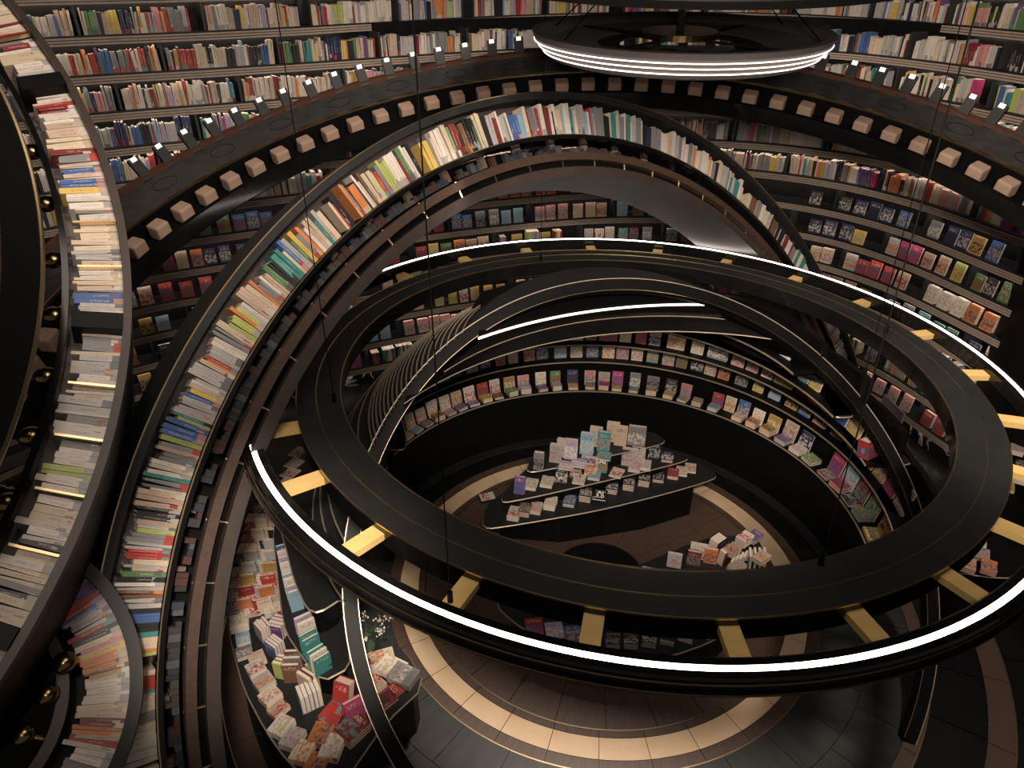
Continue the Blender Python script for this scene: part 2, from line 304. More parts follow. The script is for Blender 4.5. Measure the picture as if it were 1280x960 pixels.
# ---------------------------------------------------------------- the curved back bookcase
h = H/14.4
AZ = [-60, -40, -30, -20, -10, 0, 8, 15, 20, 25, 29, 32, 37, 50]; DD = [22.5, 24.2, 24.9, 25.0, 25.8, 27.2, 28.5, 28.9, 28.8, 28.0, 27.0, 25.7, 23.6, 21.5]
GA = [-60, -20, -10, 0, 10, 20, 25, 30, 50]; GG = [0, 0, .25, .75, 1, .9, .5, .2, 0]; EK = {-3: 9, -2: 9, -1: 8, 0: 5.5, 1: 2.4, 2: 1.2, 3: .6}
from bisect import bisect
def D(az, k):
    f = lambda a: np.interp(a, AZ, DD)
    s = sum(f(az+d) for d in (-4, -2, 0, 2, 4))/5 + EK.get(k, 0)*sum(np.interp(az+d, GA, GG) for d in (-4, 0, 4))/3
    return s*h
def wp(az, k, z=0.):
    a = math.radians(az); d = D(az, k); return np.array([d*math.sin(a), d*math.cos(a), z])
def wn(az, k):
    t = unit(wp(az+.5, k)-wp(az-.5, k)); return np.cross(Zv, t) if np.cross(Zv, t)@wp(az, k) > 0 else -np.cross(Zv, t)
ROWZ = lambda k: H-(1.7+k)*h+.06
K0, K1 = -3, 12
case = thing('curved_bookcase', 'tall curved black bookcase wall with tan striped shelf edges across the back', 'bookcase', wp(0, 12)*[1, 1, 0])
azs = np.linspace(-44, 37.6, 110)
for k in range(K0, K1+1):
    z = ROWZ(k); fn = lambda a: (wp(a, k, z), wn(a, k), Zv)
    sb = obj('shelf_board', sweep(fn, azs, [(.012, 0), (.36, 0), (.36, -.05), (.06, -.06), (.06, -.10), (.012, -.10)]), MT['char'], case)
    st = join(*[sweep(fn, azs, [(0, -.018-i*.031), (.014, -.018-i*.031), (.014, -.040-i*.031), (0, -.040-i*.031)]) for i in range(3)])
    obj('edge_strip', st, MT['tan'], sb, label='tan shelf edge of three fine lines')
    obj('light_strip', sweep(fn, azs, [(.061, -.066), (.066, -.066), (.066, -.092), (.061, -.092)]), MT['strip'], sb, label='hidden glowing strip under the shelf')
    obj('back_panel', sweep(fn, azs, [(.35, -.05), (.38, -.05), (.38, h+EK.get(k-1, 0)*0), (.35, h)]), MT['black'], case)
obj('back_panel', sweep(lambda a: (wp(a, 12, 0), wn(a, 12), Zv), azs, [(.10, 0), (.2, 0), (.2, ROWZ(12)-.1), (.10, ROWZ(12)-.1)]), MT['marble'], case, label='white-veined black marble plinth')
# dividers, bays, books
BAY = 1.42
spn, stuffbooks = [], []
def bays(k):
    s = 0; last = wp(-44, k); a = -44; out = [a]; ph = (k*.41) % 1*BAY
    acc = ph
    while a < 37.2:
        a += .25; p = wp(a, k); acc += np.linalg.norm(p-last); last = p
        if acc >= BAY: acc -= BAY; out.append(a)
    out.append(37.4); return out
spines_rows = range(K0, 6)
for k in range(K0, K1+1):
    bb = bays(k); z = ROWZ(k)
    for bi in range(len(bb)-1):
        a0, a1 = bb[bi], bb[bi+1]
        if bi: obj('divider', box(wp(a0, k, z+h/2-.05)+wn(a0, k)*.20, (wn(a0, k), np.cross(Zv, wn(a0, k)), Zv), (.32, .03, h-.11)), MT['shelf'], case)
        A, B = wp(a0, k, z), wp(a1, k, z); L = np.linalg.norm(B-A)
        if L < .3: continue
        if k in spines_rows:
            x = .05; idx = 0; fill = L-.05-rnd.choice([0, 0, .05, .12, .25]); run = 0; hh = .25; colr = 'white'
            while x < fill:
                if run <= 0: run = rnd.choice([1, 1, 1, 2, 3, 5]); colr = pick(W_SP); hh = rnd.uniform(.205, .285); tt = rnd.choice([.016, .02, .024, .03, .036])
                run -= 1; t = tt*rnd.uniform(.9, 1.1)
                if x+t > L-.04: break
                az = a0+(a1-a0)*(x+t/2)/L; n_ = wn(az, k); P = wp(az, k, z)+n_*(.085+.075+rnd.uniform(0, .02)); idx += 1
                spn.append(dict(P=P, n=n_, t=t, h=min(hh*rnd.uniform(.96, 1.03), .30), d=.15, c=colr, k=k, bay=bi, i=idx, lean=rnd.choice([0, 0, 0, .05, -.04]))); x += t+.001
ROWN = {k: 'row '+['one', 'two', 'three', 'four', 'five', 'six', 'seven', 'eight', 'nine', 'ten', 'eleven', 'twelve', 'thirteen', 'fourteen', 'fifteen', 'sixteen'][k-K0] for k in range(K0, K1+1)}
for b in spn:
    Y = np.cross(Zv, b['n']); Zz = unit(Zv+Y*b['lean']); Y2 = np.cross(Zz, b['n'])
    book(b['P'], b['n'], Y2, Zz, (b['d'], b['t'], b['h']), b['c'],
         f"{'thin' if b['t']<.022 else 'thick' if b['t']>.03 else 'slim'} {b['c']} spine, {ordn(b['i'])} in bay {ONES[b['bay']+1]}, {ROWN[b['k']]} of the back bookcase", 'spine-out books on the back bookcase', parts=False, kind='paperback')
flat = [mixmat('plain_cover_'+n.replace(' ', '_'), tuple(x*.9 for x in c), tuple(min(1, x*1.1) for x in c), 30, .5) for n, c in PAL]
# face-out books on the lower rows
fo = 0
for k in range(6, K1+1):
    bb = bays(k); z = ROWZ(k)
    for bi in range(len(bb)-1):
        a0, a1 = bb[bi], bb[bi+1]; L = np.linalg.norm(wp(a1, k)-wp(a0, k))
        if L < .4: continue
        mode = 'face' if k < 8 else rnd.choice(['face', 'face', 'mix', 'stack']); x = .14; i = 0; cc = pick(W_AR); wv = rnd.uniform(.15, .185)
        while x < L-.16:
            az = a0+(a1-a0)*x/L; n_ = wn(az, k); P0 = wp(az, k, z); q = P0-CAM; dz = q@FW; u = 640+FPX*(q@RT)/dz; v_ = 480-FPX*(q@UP)/dz
            hidden = (340 < u < 480 and v_ < 400) or (u > 880 and u < 1000 and v_ < 420 and v_ < 225+(u-880)) or (u < 165) or u > 1275 or (480 < u < 900 and v_ < 225) or (480 <= u <= 1000 and v_ > 470)
            if hidden: x += .24; continue
            i += 1; Y = n_; X = np.cross(Y, Zv); lean = .16; Zz = unit(Zv+n_*lean); Yy = np.cross(Zz, X)
            if rnd.random() < .45: cc = pick(W_AR)
            hh = rnd.uniform(.20, .25)
            lab = f"{cc} book facing out, {ordn(i)} in bay {ONES[bi+1]}, {ROWN[k]} of the back bookcase"
            if mode == 'mix' and rnd.random() < .6:
                for j in range(rnd.choice([3, 4, 6])):
                    t = .03; cj = pick(W_AR); az2 = a0+(a1-a0)*(x-.08+j*.034)/L; n2 = wn(az2, k)
                    book(wp(az2, k, z)+n2*.13, n2, np.cross(Zv, n2), Zv, (.16, t, hh), cj, f"{cj} upright book, {ordn(i)} in bay {ONES[bi+1]}, {ROWN[k]} of the back bookcase", 'mixed books on the lower bookcase rows', parts=False, kind='display_book'); i += 1
            else:
                book(P0+n_*.07, X, Yy, Zz, (wv, .03 if mode != 'stack' else .07, hh), cc, lab, 'face-out books on the lower bookcase rows', art=True, parts=False, kind='display_book')
            fo += 1; x += wv+rnd.choice([.045, .07, .09, .02])
# dark end column closing the bookcase on the right
E0 = wp(37.6, 9); obj('wall_right', prism([wp(37.6, 9)[:2]+[0, .3], wp(37.6, 9)[:2]+[-.10, -.25], (9.5, 3), (14, 0), (14, 12)], 0, 9.9), MT['black'], kind='structure')
obj('wall_left', prism([wp(-44, 9)[:2], (-9, 3), (-12, 0), (-13, 10)], 0, 9.9), MT['black'], kind='structure')
obj('wall_back', prism([(-13, 10), (-9, 15.5), (9, 16.5), (14, 12), (14, 12.3), (9, 16.8), (-9, 15.8), (-13.3, 10)], 0, 9.9), MT['black'], kind='structure')
obj('ceiling', prism([(-16, -4), (16, -4), (16, 18), (-16, 18)], 9.9, 10.1), MT['ceil'], kind='structure')
# ---------------------------------------------------------------- A: the great book arch
AR = Ring([.2546, 1.0418, -1.0579], nrm(-40.8, -24.1), 5.)
arch = thing('book_arch', 'great tilted arch lined with books sweeping from lower left to right', 'arch', AR.P(185, 4.6)*[1, 1, 0])
T0, T1_ = -11, 191
G = lambda r0, r1, a0, a1, n=150, t0=T0, t1=T1_: arc(AR, r0, r1, a0, a1, t0, t1, n)
obj('outer_band', G(4.70, 4.76, 0, .60), MT['char'], arch); obj('brass_edge', G(4.754, 4.763, -.004, .004), MT['brass'], arch)
obj('back_panel', G(4.37, 4.71, .21, .24), MT['panel'], arch)
obj('shelf_rail', G(4.34, 4.372, 0, .24), MT['gloss'], arch); obj('brass_edge', G(4.373, 4.381, -.004, .003), MT['brass'], arch)
obj('recess_back', G(4.00, 4.34, .36, .39), MT['black'], arch)
obj('wood_rim', G(4.145, 4.215, -.02, .05), MT['brown'], arch, label='reddish brown rim'); obj('inner_rim', G(4.02, 4.085, -.01, .06), MT['rimdark'], arch)
obj('soffit', G(3.995, 4.02, -.01, .60), MT['gsail'], arch, label='wide grey underside band')
obj('gap_plate', G(4.06, 4.16, .07, .09), MT['flatblack'], arch)
for t in np.arange(-6, 190, 5.6):
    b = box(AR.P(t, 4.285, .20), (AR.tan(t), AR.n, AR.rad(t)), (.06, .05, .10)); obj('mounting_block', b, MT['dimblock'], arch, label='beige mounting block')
    obj('brass_rod', tube([AR.P(t+.6, 4.22, .03), AR.P(t+.6, 4.08, .03)], .008), MT['brass'], arch)
def bookfill(R, t_list, r_in, outward, depth_a, group, where, wts, hr, tr, deg0, cat='book', gapf=None, parts=False):
    # fills an arch shelf: spines toward the visitor, feet on radius r_in
    sg = 1 if outward else -1; n = 0
    for (ta, tb) in t_list:
        t = ta; run = 0
        while t < tb:
            if run <= 0: run = rnd.choice([1, 1, 1, 2, 3]); c = pick(wts(t)); hh = rnd.uniform(*hr); th = rnd.uniform(*tr)
            run -= 1; d = math.degrees(th*1.03/r_in); tm = t+d/2; n += 1
            tiltd = rnd.choice([0, 0, 0, 2, -2]); X = R.n; Z_ = unit(R.rad(tm)*sg+R.tan(tm)*math.radians(tiltd)); Y = np.cross(Z_, X)
            hj = hh*rnd.uniform(.97, 1.03)
            book(R.P(tm, r_in, depth_a+.075+rnd.uniform(0, .012)), X, Y, Z_, (.14, th, hj), c,
                 f"{'short' if hj<sum(hr)/2 else 'tall'} {c} book, {ordn(n)} {where}", group, parts=parts, kind='hardcover'); t += d
            if gapf and rnd.random() < gapf: t += rnd.uniform(.3, 1.2)
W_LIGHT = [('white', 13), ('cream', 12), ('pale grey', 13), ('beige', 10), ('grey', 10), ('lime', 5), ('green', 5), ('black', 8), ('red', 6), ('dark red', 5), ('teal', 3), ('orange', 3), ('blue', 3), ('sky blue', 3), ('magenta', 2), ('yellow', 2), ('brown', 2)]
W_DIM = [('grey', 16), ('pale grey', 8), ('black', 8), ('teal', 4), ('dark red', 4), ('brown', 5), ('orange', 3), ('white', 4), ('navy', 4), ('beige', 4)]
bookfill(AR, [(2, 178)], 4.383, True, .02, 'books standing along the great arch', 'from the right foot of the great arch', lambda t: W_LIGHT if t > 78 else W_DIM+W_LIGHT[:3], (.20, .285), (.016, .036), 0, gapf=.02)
# second row inside the recess, covers darkened to imitate its shade
dimc = [mixmat('shade_dimmed_cover', c, tuple(x*1.4 for x in c), 30, .7) for c in ((.045, .045, .05), (.02, .02, .022), (.01, .01, .012), (.035, .012, .01), (.012, .018, .03), (.035, .03, .022))]
V, F, CI = [], [], []
t = 30
while t < 180:
    th = rnd.uniform(.03, .06); hh = rnd.uniform(.03, .085); d = math.degrees(th/4.2); v, f = box(AR.P(t+d/2, 4.225+hh/2, .14), (AR.n, AR.tan(t), AR.rad(t)), (.05, th*.95, hh)); o_ = len(V); V += [tuple(q) for q in v]; F += [tuple(i+o_ for i in q) for q in f]; CI += [rnd.randrange(6)]*6; t += d+(rnd.uniform(.5, 1.5) if rnd.random() < .12 else 0)
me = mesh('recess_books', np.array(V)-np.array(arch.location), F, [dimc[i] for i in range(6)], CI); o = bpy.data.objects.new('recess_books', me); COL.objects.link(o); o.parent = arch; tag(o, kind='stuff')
# ---------------------------------------------------------------- B: near left book ring
BR = Ring([-1.4031, .5637, -.1997], nrm(-38.6, -49.9), 4.3)
ringb = thing('book_ring', 'near brown-rimmed book ring curving down the left edge with brass dividers', 'ring', BR.P(-45, 4.1))
g = lambda r0, r1, a0, a1, t0=-80, t1=50, n=140: arc(BR, r0, r1, a0, a1, t0, t1, n)
obj('outer_rim', g(4.12, 4.165, -.02, .08), MT['rimdark'], ringb); obj('outer_band', g(4.14, 4.160, .08, .50), MT['char'], ringb); obj('outer_band', g(4.138, 4.158, .5, 1.25, -80, -22), MT['char'], ringb)
obj('back_panel', g(3.83, 4.13, .16, .19), MT['panel'], ringb); obj('inner_rim', g(3.80, 3.835, .0, .10), MT['gloss'], ringb)
_divs = [(25, 52, 1), (130, 170, 0), (130, 283, 1), (130, 339, 1), (120, 486, 1), (105, 552, 1), (82, 620, 1), (50, 692, 1), (130, 410, 2), (66, 113, 2), (12, 800, 2)]
dv = []
for x, y, kd in _divs:
    t, _ = BR.polar(x, y, .05)
    if kd == 0: continue
    if kd == 1: obj('brass_divider', box(BR.P(t, 4.0, .005), (BR.rad(t), BR.tan(t), BR.n), (.235, .014, .03)), MT['brass'], ringb)
    else: obj('shelf_box', box(BR.P(t, 3.99, .06), (BR.rad(t), BR.tan(t), BR.n), (.26, .105, .22)), MT['black'], ringb)
    dv.append((t, .3 if kd == 1 else .85))
dv.sort(); segs = []; prev = -62
for t, wd in dv+[(46, 0)]:
    segs.append((prev, t-wd)); prev = t+wd
def wB(t):
    return [('white', 30), ('cream', 22), ('beige', 12), ('pale grey', 10), ('dark red', 3), ('yellow', 2), ('lime', 3), ('grey', 4), ('red', 2), ('blue', 2), ('black', 2)] if t < 18 else [('beige', 14), ('grey', 8), ('brown', 6), ('pale grey', 12), ('cream', 8), ('orange', 6), ('red', 3), ('yellow', 3), ('white', 5)]
bookfill(BR, segs, 4.118, False, .02, 'books held in the near left ring', 'from the lower end of the near left ring', wB, (.19, .265), (.016, .045), 0)
# C: black band at the far left
CR = Ring([-1.4031, .5637, -.1997], nrm(-38.6, -49.9), 3.75)
def circ(R, pts, a=0):
    Q = []
    for x, y in pts: q = R.hit(x, y, a)-R.C; Q.append((q@R.e1, q@R.e2))
    Q = np.array(Q); A = np.c_[2*Q, np.ones(len(Q))]; s = np.linalg.lstsq(A, (Q**2).sum(1), rcond=None)[0]; r = math.sqrt(s[2]+s[0]**2+s[1]**2)
    N = Ring([0, 0, 0], R.n); N.C = R.C+R.e1*s[0]+R.e2*s[1]+R.n*a; return N, r
CO, ro = circ(CR, [(0, 110), (25, 170), (42, 225), (54, 340), (45, 427), (32, 480), (0, 575)])
CI_, ri = circ(CR, [(0, 225), (14, 280), (17, 340), (13, 400), (0, 470)])
to = [CO.polar(x, y)[0] for x, y in ((-60, 30), (-60, 660))]; ti = [CI_.polar(x, y)[0] for x, y in ((-10, 200), (-10, 500))]
cb = thing('black_hoop', 'flat black hoop with thin brass edges at the far left edge', 'hoop', CO.P(0, ro))
lo, hi = min(to), max(to)
V, F = [], []; tt = np.linspace(lo, hi, 80)
cc2 = CI_.C
for a0 in (0, .06):
    for t in tt:
        p = CO.P(t, ro, a0); d = unit(p-CO.C); V += [p, p-d*(.155+.03*math.cos(math.radians(t)))]
n = len(tt)
for i in range(n-1): F += [(2*i, 2*i+1, 2*i+3, 2*i+2), (2*n+2*i, 2*n+2*i+2, 2*n+2*i+3, 2*n+2*i+1), (2*i, 2*i+2, 2*n+2*i+2, 2*n+2*i), (2*i+1, 2*n+2*i+1, 2*n+2*i+3, 2*i+3)]
obj('hoop_band', (V, F), MT['flatblack'], cb); obj('brass_edge', tube([V[2*i] for i in range(n)], .012), MT['brass'], cb); obj('brass_edge', tube([V[2*i+1] for i in range(n)], .008), MT['brass'], cb)
# bronze balls strung between hoop and ring
for j, (x, y) in enumerate([(40, 190), (57, 255), (66, 325), (67, 394), (57, 470), (38, 545), (10, 628)]):
    P = BR.hit(x, y, .10); V, F = [], []
    for a in range(9):
        ph = math.pi*a/8
        for b in range(14): th = 2*math.pi*b/14; V.append(P+np.array([.066*math.sin(ph)*math.cos(th), .066*math.sin(ph)*math.sin(th), .05*math.cos(ph)]))
    for a in range(8):
        for b in range(14): F.append((a*14+b, a*14+(b+1) % 14, (a+1)*14+(b+1) % 14, (a+1)*14+b))
    tb, _ = BR.polar(x, y, .10); bl = thing('bronze_ball', f'bronze ball lamp on the ring beside the hoop, {ordn(j+1)} from the top', 'lamp', P, 'bronze balls between hoop and left ring')
    obj('ball_shell', (V, F), MT['bronze'], bl, smooth=True); obj('mount_rod', tube([P, BR.P(tb, 3.80, .10)], .010), MT['brass'], bl)
# E: mirror reflection at the lower left corner, modelled as a solid book ring
ER = Ring([-1.4031*0, 0, 0], BR.n); ER.C = BR.C + BR.n*.75
EO, re_ = circ(ER, [(112, 700), (140, 735), (165, 785), (179, 830), (182, 860), (172, 910), (152, 958)])
t0, t1 = sorted([EO.polar(100, 690)[0], EO.polar(120, 1010)[0]])
t0b = EO.polar(160, 780)[0]
lr = thing('mirrored_book_ring', 'mirror image of a book ring, modelled solid, at the lower left corner', 'ring', EO.P((t0+t1)/2, re_))
q = lambda r0, r1, a0, a1: arc(EO, re_+r0, re_+r1, a0, a1, t0, t1, 70)
obj('outer_rim', q(-.07, 0, -.03, .2), MT['char'], lr); obj('back_panel', q(-.38, -.06, .16, .19), MT['black'], lr); obj('inner_rim', q(-.43, -.37, -.03, .2), MT['brown'], lr)
bookfill(EO, [(t0+.5, t1-.5)], re_-.072, False, .02, 'books in the mirrored lower left ring', 'from the lower end of the mirrored corner ring', lambda t: W_SP, (.20, .27), (.020, .038), 0)
for j, (x, y) in enumerate([(80, 828), (58, 868), (28, 918)]):
    P = EO.hit(x, y, -.05); V, F = [], []
    for a in range(9):
        ph = math.pi*a/8
        for b in range(14): th = 2*math.pi*b/14; V.append(P+np.array([0.066*math.sin(ph)*math.cos(th), .066*math.sin(ph)*math.sin(th), .056*math.cos(ph)]))
    for a in range(8):
        for b in range(14): F.append((a*14+b, a*14+(b+1) % 14, (a+1)*14+(b+1) % 14, (a+1)*14+b))
    bl = thing('bronze_ball', f'dark bronze ball beside the lower left corner ring, {ordn(j+1)} from the top', 'lamp', P, 'bronze balls by the corner ring')
    tb, _ = EO.polar(x, y, -.05); obj('ball_shell', (V, F), MT['bronze'], bl, smooth=True); obj('mount_rod', tube([P, EO.P(tb, re_-.42, 0)], .012), MT['brass'], bl)
# ---------------------------------------------------------------- D: grey stone balcony ring with blocks and reading lamps
DR = Ring([.176, 1.175, -.6472], nrm(6.6, -70.9), 4.)
bal = thing('balcony_ring', 'wide grey stone-topped balcony ring with red wood rail crossing the upper picture', 'balcony', DR.P(90, 5.0))
d_ = lambda r0, r1, a0, a1, t0=-10, t1=190: arc(DR, r0, r1, a0, a1, t0, t1, 160)
obj('stone_top', d_(4.75, 5.18, 0, .05), MT['stone'], bal); obj('wood_rail', d_(5.185, 5.245, -.05, .06), MT['redwood'], bal, label='red wood outer rail')
obj('brass_edge', d_(4.74, 4.755, -.006, .02), MT['brass'], bal); obj('inner_apron', d_(4.72, 4.75, .02, .22), MT['black'], bal); obj('lower_deck', d_(4.38, 4.74, .20, .26), MT['black'], bal); obj('lower_rim', d_(4.37, 4.42, .08, .24), MT['gloss'], bal)
st = 3.85; k = 0
for i in range(60):
    t = -14+i*st
    if t > 196: break
    R_ = DR; P = R_.P(t, 4.585, .11); V, F = box(P, (R_.rad(t), R_.tan(t), R_.n), (.155, .155, .155))
    me = mesh('beige_block', np.array(V)-P, F, MT['block']); o = bpy.data.objects.new('beige_block', me); COL.objects.link(o); o.location = P; k += 1
    bv = o.modifiers.new('b', 'BEVEL'); bv.width = .02; bv.segments = 2
    tag(o, f'beige fabric cube on the balcony ledge, {ordn(k)} from its right end', 'block', 'beige cubes on the balcony ring')
for i in range(22):                                        # oval inlays in the stone
    t = 4+i*8.3; obj('oval_inlay', sweep(lambda a: (DR.P(t, 4.98, 0), DR.rad(t)*math.cos(a)*.10+DR.tan(t)*math.sin(a)*.13, DR.n), np.linspace(0, 2*math.pi, 25)[:-1], [(1, -.004), (1.06, -.004), (1.06, .01), (1, .01)], True), MT['char'], bal)
tips = [(167, 202), (198, 185), (230, 167), (261, 153), (293, 140), (325, 128), (356, 118), (388, 107), (421, 98), (453, 90), (487, 82), (520, 76), (552, 71), (584, 65), (617, 61), (650, 57), (685, 54), (786, 51), (821, 51), (854, 52), (888, 54), (925, 57), (996, 64), (1030, 72), (1068, 81), (1103, 89), (1140, 98), (1178, 110), (1216, 123), (1252, 135), (1290, 150)]
for j, (x, y) in enumerate(tips):
    tt, rr = DR.polar(x, y, -.16); B_ = DR.P(tt, 5.21, -.02)
    rr = min(max(rr, 5.3), 5.62); Tp = DR.P(tt, rr, -.16); ax = unit(Tp-B_); sd = DR.tan(tt); up_ = np.cross(ax, sd); up_ = up_ if up_@DR.n < 0 else -up_
    lp = thing('reading_lamp', f'black slab reading lamp with bright tip on the balcony rail, {ordn(j+1)} from left', 'lamp', B_, 'reading lamps on the balcony rail')
    am_ = obj('lamp_arm', box((B_+Tp)/2, (ax, sd, up_), (np.linalg.norm(Tp-B_)+.06, .11, .05)), MT['char'], lp); obj('arm_web', box((B_+Tp)/2-up_*.05, (ax, sd, up_), (np.linalg.norm(Tp-B_), .02, .08)), MT['black'], am_)
    obj('light_tip', box(Tp+ax*.01+up_*.028, (ax, sd, up_), (.042, .056, .02)), MT['lamp'], am_, label='glowing square tip')
# ---------------------------------------------------------------- hanging double ring with the bright line
RQ = .9475
nr = unit([.0218, -.0075, 1]); RR = Ring([.3569, 1.863, -1.], nr, 3.05*RQ, True); RR.n = nr
R2 = Ring([.352, 1.8777, -1.], nr, 3.05*RQ, True)
rg = thing('inner_ring', 'broad flat black ring with three brass lines hanging over the round display', 'ring', RR.C)
A_ = lambda R, r0, r1, a0, a1, n=200: arc(R, r0*RQ, r1*RQ, a0*RQ, a1*RQ, 0, 360, n)
obj('ring_body', A_(RR, 2.562, 2.910, -.16, 0), MT['char'], rg)
obj('ring_side', join(A_(RR, 2.555, 2.563, -.16, -.006), A_(RR, 2.909, 2.916, -.16, -.006)), MT['gloss'], rg)
for r in (2.560, 2.757, 2.912): obj('brass_line', A_(RR, r-.005, r+.005, -.008, .004), MT['brass'], rg)
lg = thing('light_ring', 'large glossy black ring carrying one bright white light line around the flat ring', 'ring light', R2.C)
ts = np.linspace(0, 360, 201)[:-1]
obj('ring_body', sweep(lambda t: (R2.C, R2.rad(t)*RQ, R2.n*RQ), ts, [(3.205, -.005), (3.215, 0), (3.258, 0), (3.258, -.012), (3.296, -.012), (3.296, 0), (3.335, -.004), (3.345, -.02), (3.345, -.045), (3.362, -.055), (3.365, -.10), (3.35, -.12), (3.215, -.12), (3.205, -.10)], True), MT['gloss'], lg)
obj('led_line', A_(R2, 3.260, 3.294, -.011, .002), MT['led'], lg, label='glowing white light line')
obj('brass_line', A_(R2, 3.343, 3.351, -.047, -.040), MT['brass'], lg); obj('brass_line', A_(R2, 3.362, 3.370, -.104, -.096), MT['brass'], lg)
for j, (x, y) in enumerate([(740, 787), (918, 803), (1083, 781), (1205, 732), (1262, 660), (1278, 590), (1272, 526), (1220, 467), (1155, 417), (1078, 378), (993, 349), (908, 327), (822, 314), (738, 309), (657, 312), (578, 322), (506, 345), (446, 376), (395, 425), (360, 475), (355, 535), (380, 602), (455, 675), (577, 740)]):
    t, _ = RR.polar(x, y, -.057); u, v = RR.rad(t), RR.tan(t); c = RR.P(t, 3.045*RQ, -.075*RQ)
    bk = obj('gold_bracket', box(c, (u, v, RR.n), (.305, .109, .047)), MT['gold'], origin=c, label=f'brushed gold bar joining the two hanging rings, {ordn(j+1)} counted from the front', cat='bracket', group='gold bars between the two hanging rings')
for j, (x, y, z1) in enumerate([(563, 752, 9.9), (418, 502, 9.9), (1025, 706, 9.9), (1107, 417, 9.9), (676, 327, 9.9), (1080, 470, 9.9)]):
    t, r = RR.polar(x, y); P = RR.P(t, r); wh = ['over the front-left gold bar', 'at the left of the flat ring', 'at the front right of the flat ring', 'at the far right of the flat ring', 'at the far left of the flat ring', 'crossing the right of the flat ring'][j]
    cb_ = thing('suspension_cable', f'thin black cable dropping {wh}', 'cable', P, 'cables of the hanging rings'); obj('wire', tube([P, [P[0], P[1], z1]], .0035), MT['cable'], cb_); obj('clamp', tube([P, P+Zv*.07], .016), MT['cable'], cb_)
# ---------------------------------------------------------------- F: inner arch, stepped dome and canopies
FA = Ring([.20606, .7575, -.72634], nrm(-13.6, -45.6), H*1.065)
ro_, ri_ = .435*H*1.065, .416*H*1.065
fa = thing('inner_arch', 'slim black arch with pale brass edges over the round book display', 'arch', FA.P(-90, ro_)*[1, 1, 0])
zlow = math.degrees(math.asin((FA.C[2])/(ro_*FA.e2[2]))) if FA.C[2] < ro_*FA.e2[2] else 89
t0, t1 = -zlow, 180+zlow
obj('arch_band', arc(FA, ri_, ro_, 0, .10, t0, t1, 180), MT['black'], fa); obj('brass_edge', arc(FA, ro_-.003, ro_+.006, -.005, .005, t0, t1, 180), MT['edge'], fa); obj('brass_edge', arc(FA, ri_-.002, ri_+.002, -.003, .003, t0, t1, 180), MT['brass'], fa)
dome = thing('stepped_dome', 'black stepped dome with fine pale contour lines behind the slim arch', 'dome', (C0[0], C0[1]+2.2, 2.0))
def fpt(z):                  # where the arch's outer circle meets height z: left and right
    s = (z-FA.C[2])/(ro_*FA.e2[2]); t = math.degrees(math.asin(max(-1, min(1, s)))); return FA.P(180-t, ro_), FA.P(t, ro_)
zs = np.linspace(H*(1-.495), H*(1-.605), 19); lines = []
zs2 = list(zs)+[H*(1-q_) for q_ in (.625, .65, .675, .70, .725, .755)]
prevc = None; crv = []
for z in zs2:
    L_, R_ = fpt(z); r = math.hypot(*(L_[:2]-C0)); aL = math.degrees(math.atan2(L_[1]-C0[1], L_[0]-C0[0])) % 360
    # right end: where this circle meets the arch plane again
    best = None; seen = False
    for a in np.arange(aL-2, -60, -1.):
        q_ = np.array([C0[0]+r*math.cos(math.radians(a)), C0[1]+r*math.sin(math.radians(a)), z]); dd_ = (q_-FA.C)@FA.n
        if dd_ > .02: seen = True
        if seen and dd_ <= .01: best = a+1; break
    if best is None: best = 60
    if z < H*(1-.61): best = max(best, 78)
    aa = np.linspace(aL+1.0, best, 40); crv.append([np.array([C0[0]+r*math.cos(math.radians(a)), C0[1]+r*math.sin(math.radians(a)), z]) for a in aa])
V, F = [], []
for i, c in enumerate(crv):
    V += c; 
    zz = zs2[i+1] if i+1 < len(crv) else 1.2
    V += [np.array([p[0], p[1], zz]) for p in c]
K = 40
for i in range(len(crv)):
    b = i*2*K
    for j in range(K-1): F.append((b+j, b+j+1, b+K+j+1, b+K+j))
    if i+1 < len(crv):
        for j in range(K-1): F.append((b+K+j, b+K+j+1, b+2*K+j+1, b+2*K+j))
cap = len(V); L0, R0 = fpt(zs2[0]); sl = (zs2[0]-FA.C[2])/(ro_*FA.e2[2]); tl = math.degrees(math.asin(sl))
for t in np.linspace(180-tl, tl, K): V.append(FA.P(t, ro_-.01, .02))
for t in range(K):
    p = (V[t]+V[cap+t])/2; V.append(p+np.array([0, .10, .10])*math.sin(math.pi*t/(K-1)))
for j in range(K-1): F += [(j, j+1, cap+K+j+1, cap+K+j), (cap+K+j, cap+K+j+1, cap+j+1, cap+j)]
obj('dome_shell', (V, F), MT['char'], dome)
for c in crv: obj('contour_line', tube(c, .008, 4), MT['edge'], dome)
# canopy: three stacked curved fascias ending on the arch
can = thing('light_canopy', 'curved black canopy with a glowing line above the book tiers', 'canopy', (C0[0], C0[1]+2., 3.0))
def ksol(pts, xl, xr):       # horizontal circle through the arch's inner edge
    z = (FA.hit(*xl)[2]+FA.hit(*xr)[2])/2; d = (H-z)/H; P = np.array([hz(x, y, d)[:2] for x, y in pts]); A = np.c_[2*P, np.ones(len(P))]; s = np.linalg.lstsq(A, (P**2).sum(1), rcond=None)[0]; r = math.sqrt(s[2]+s[0]**2+s[1]**2)
    aL = math.atan2(P[0][1]-s[1], P[0][0]-s[0]); aR = math.atan2(P[-1][1]-s[1], P[-1][0]-s[0]); return [np.array([s[0]+r*math.cos(a), s[1]+r*math.sin(a), z]) for a in np.linspace(aL, aR, 50)]
c1 = ksol([(598, 423), (680, 400), (720, 392), (774, 385), (830, 381), (886, 381)], (598, 423), (886, 381))
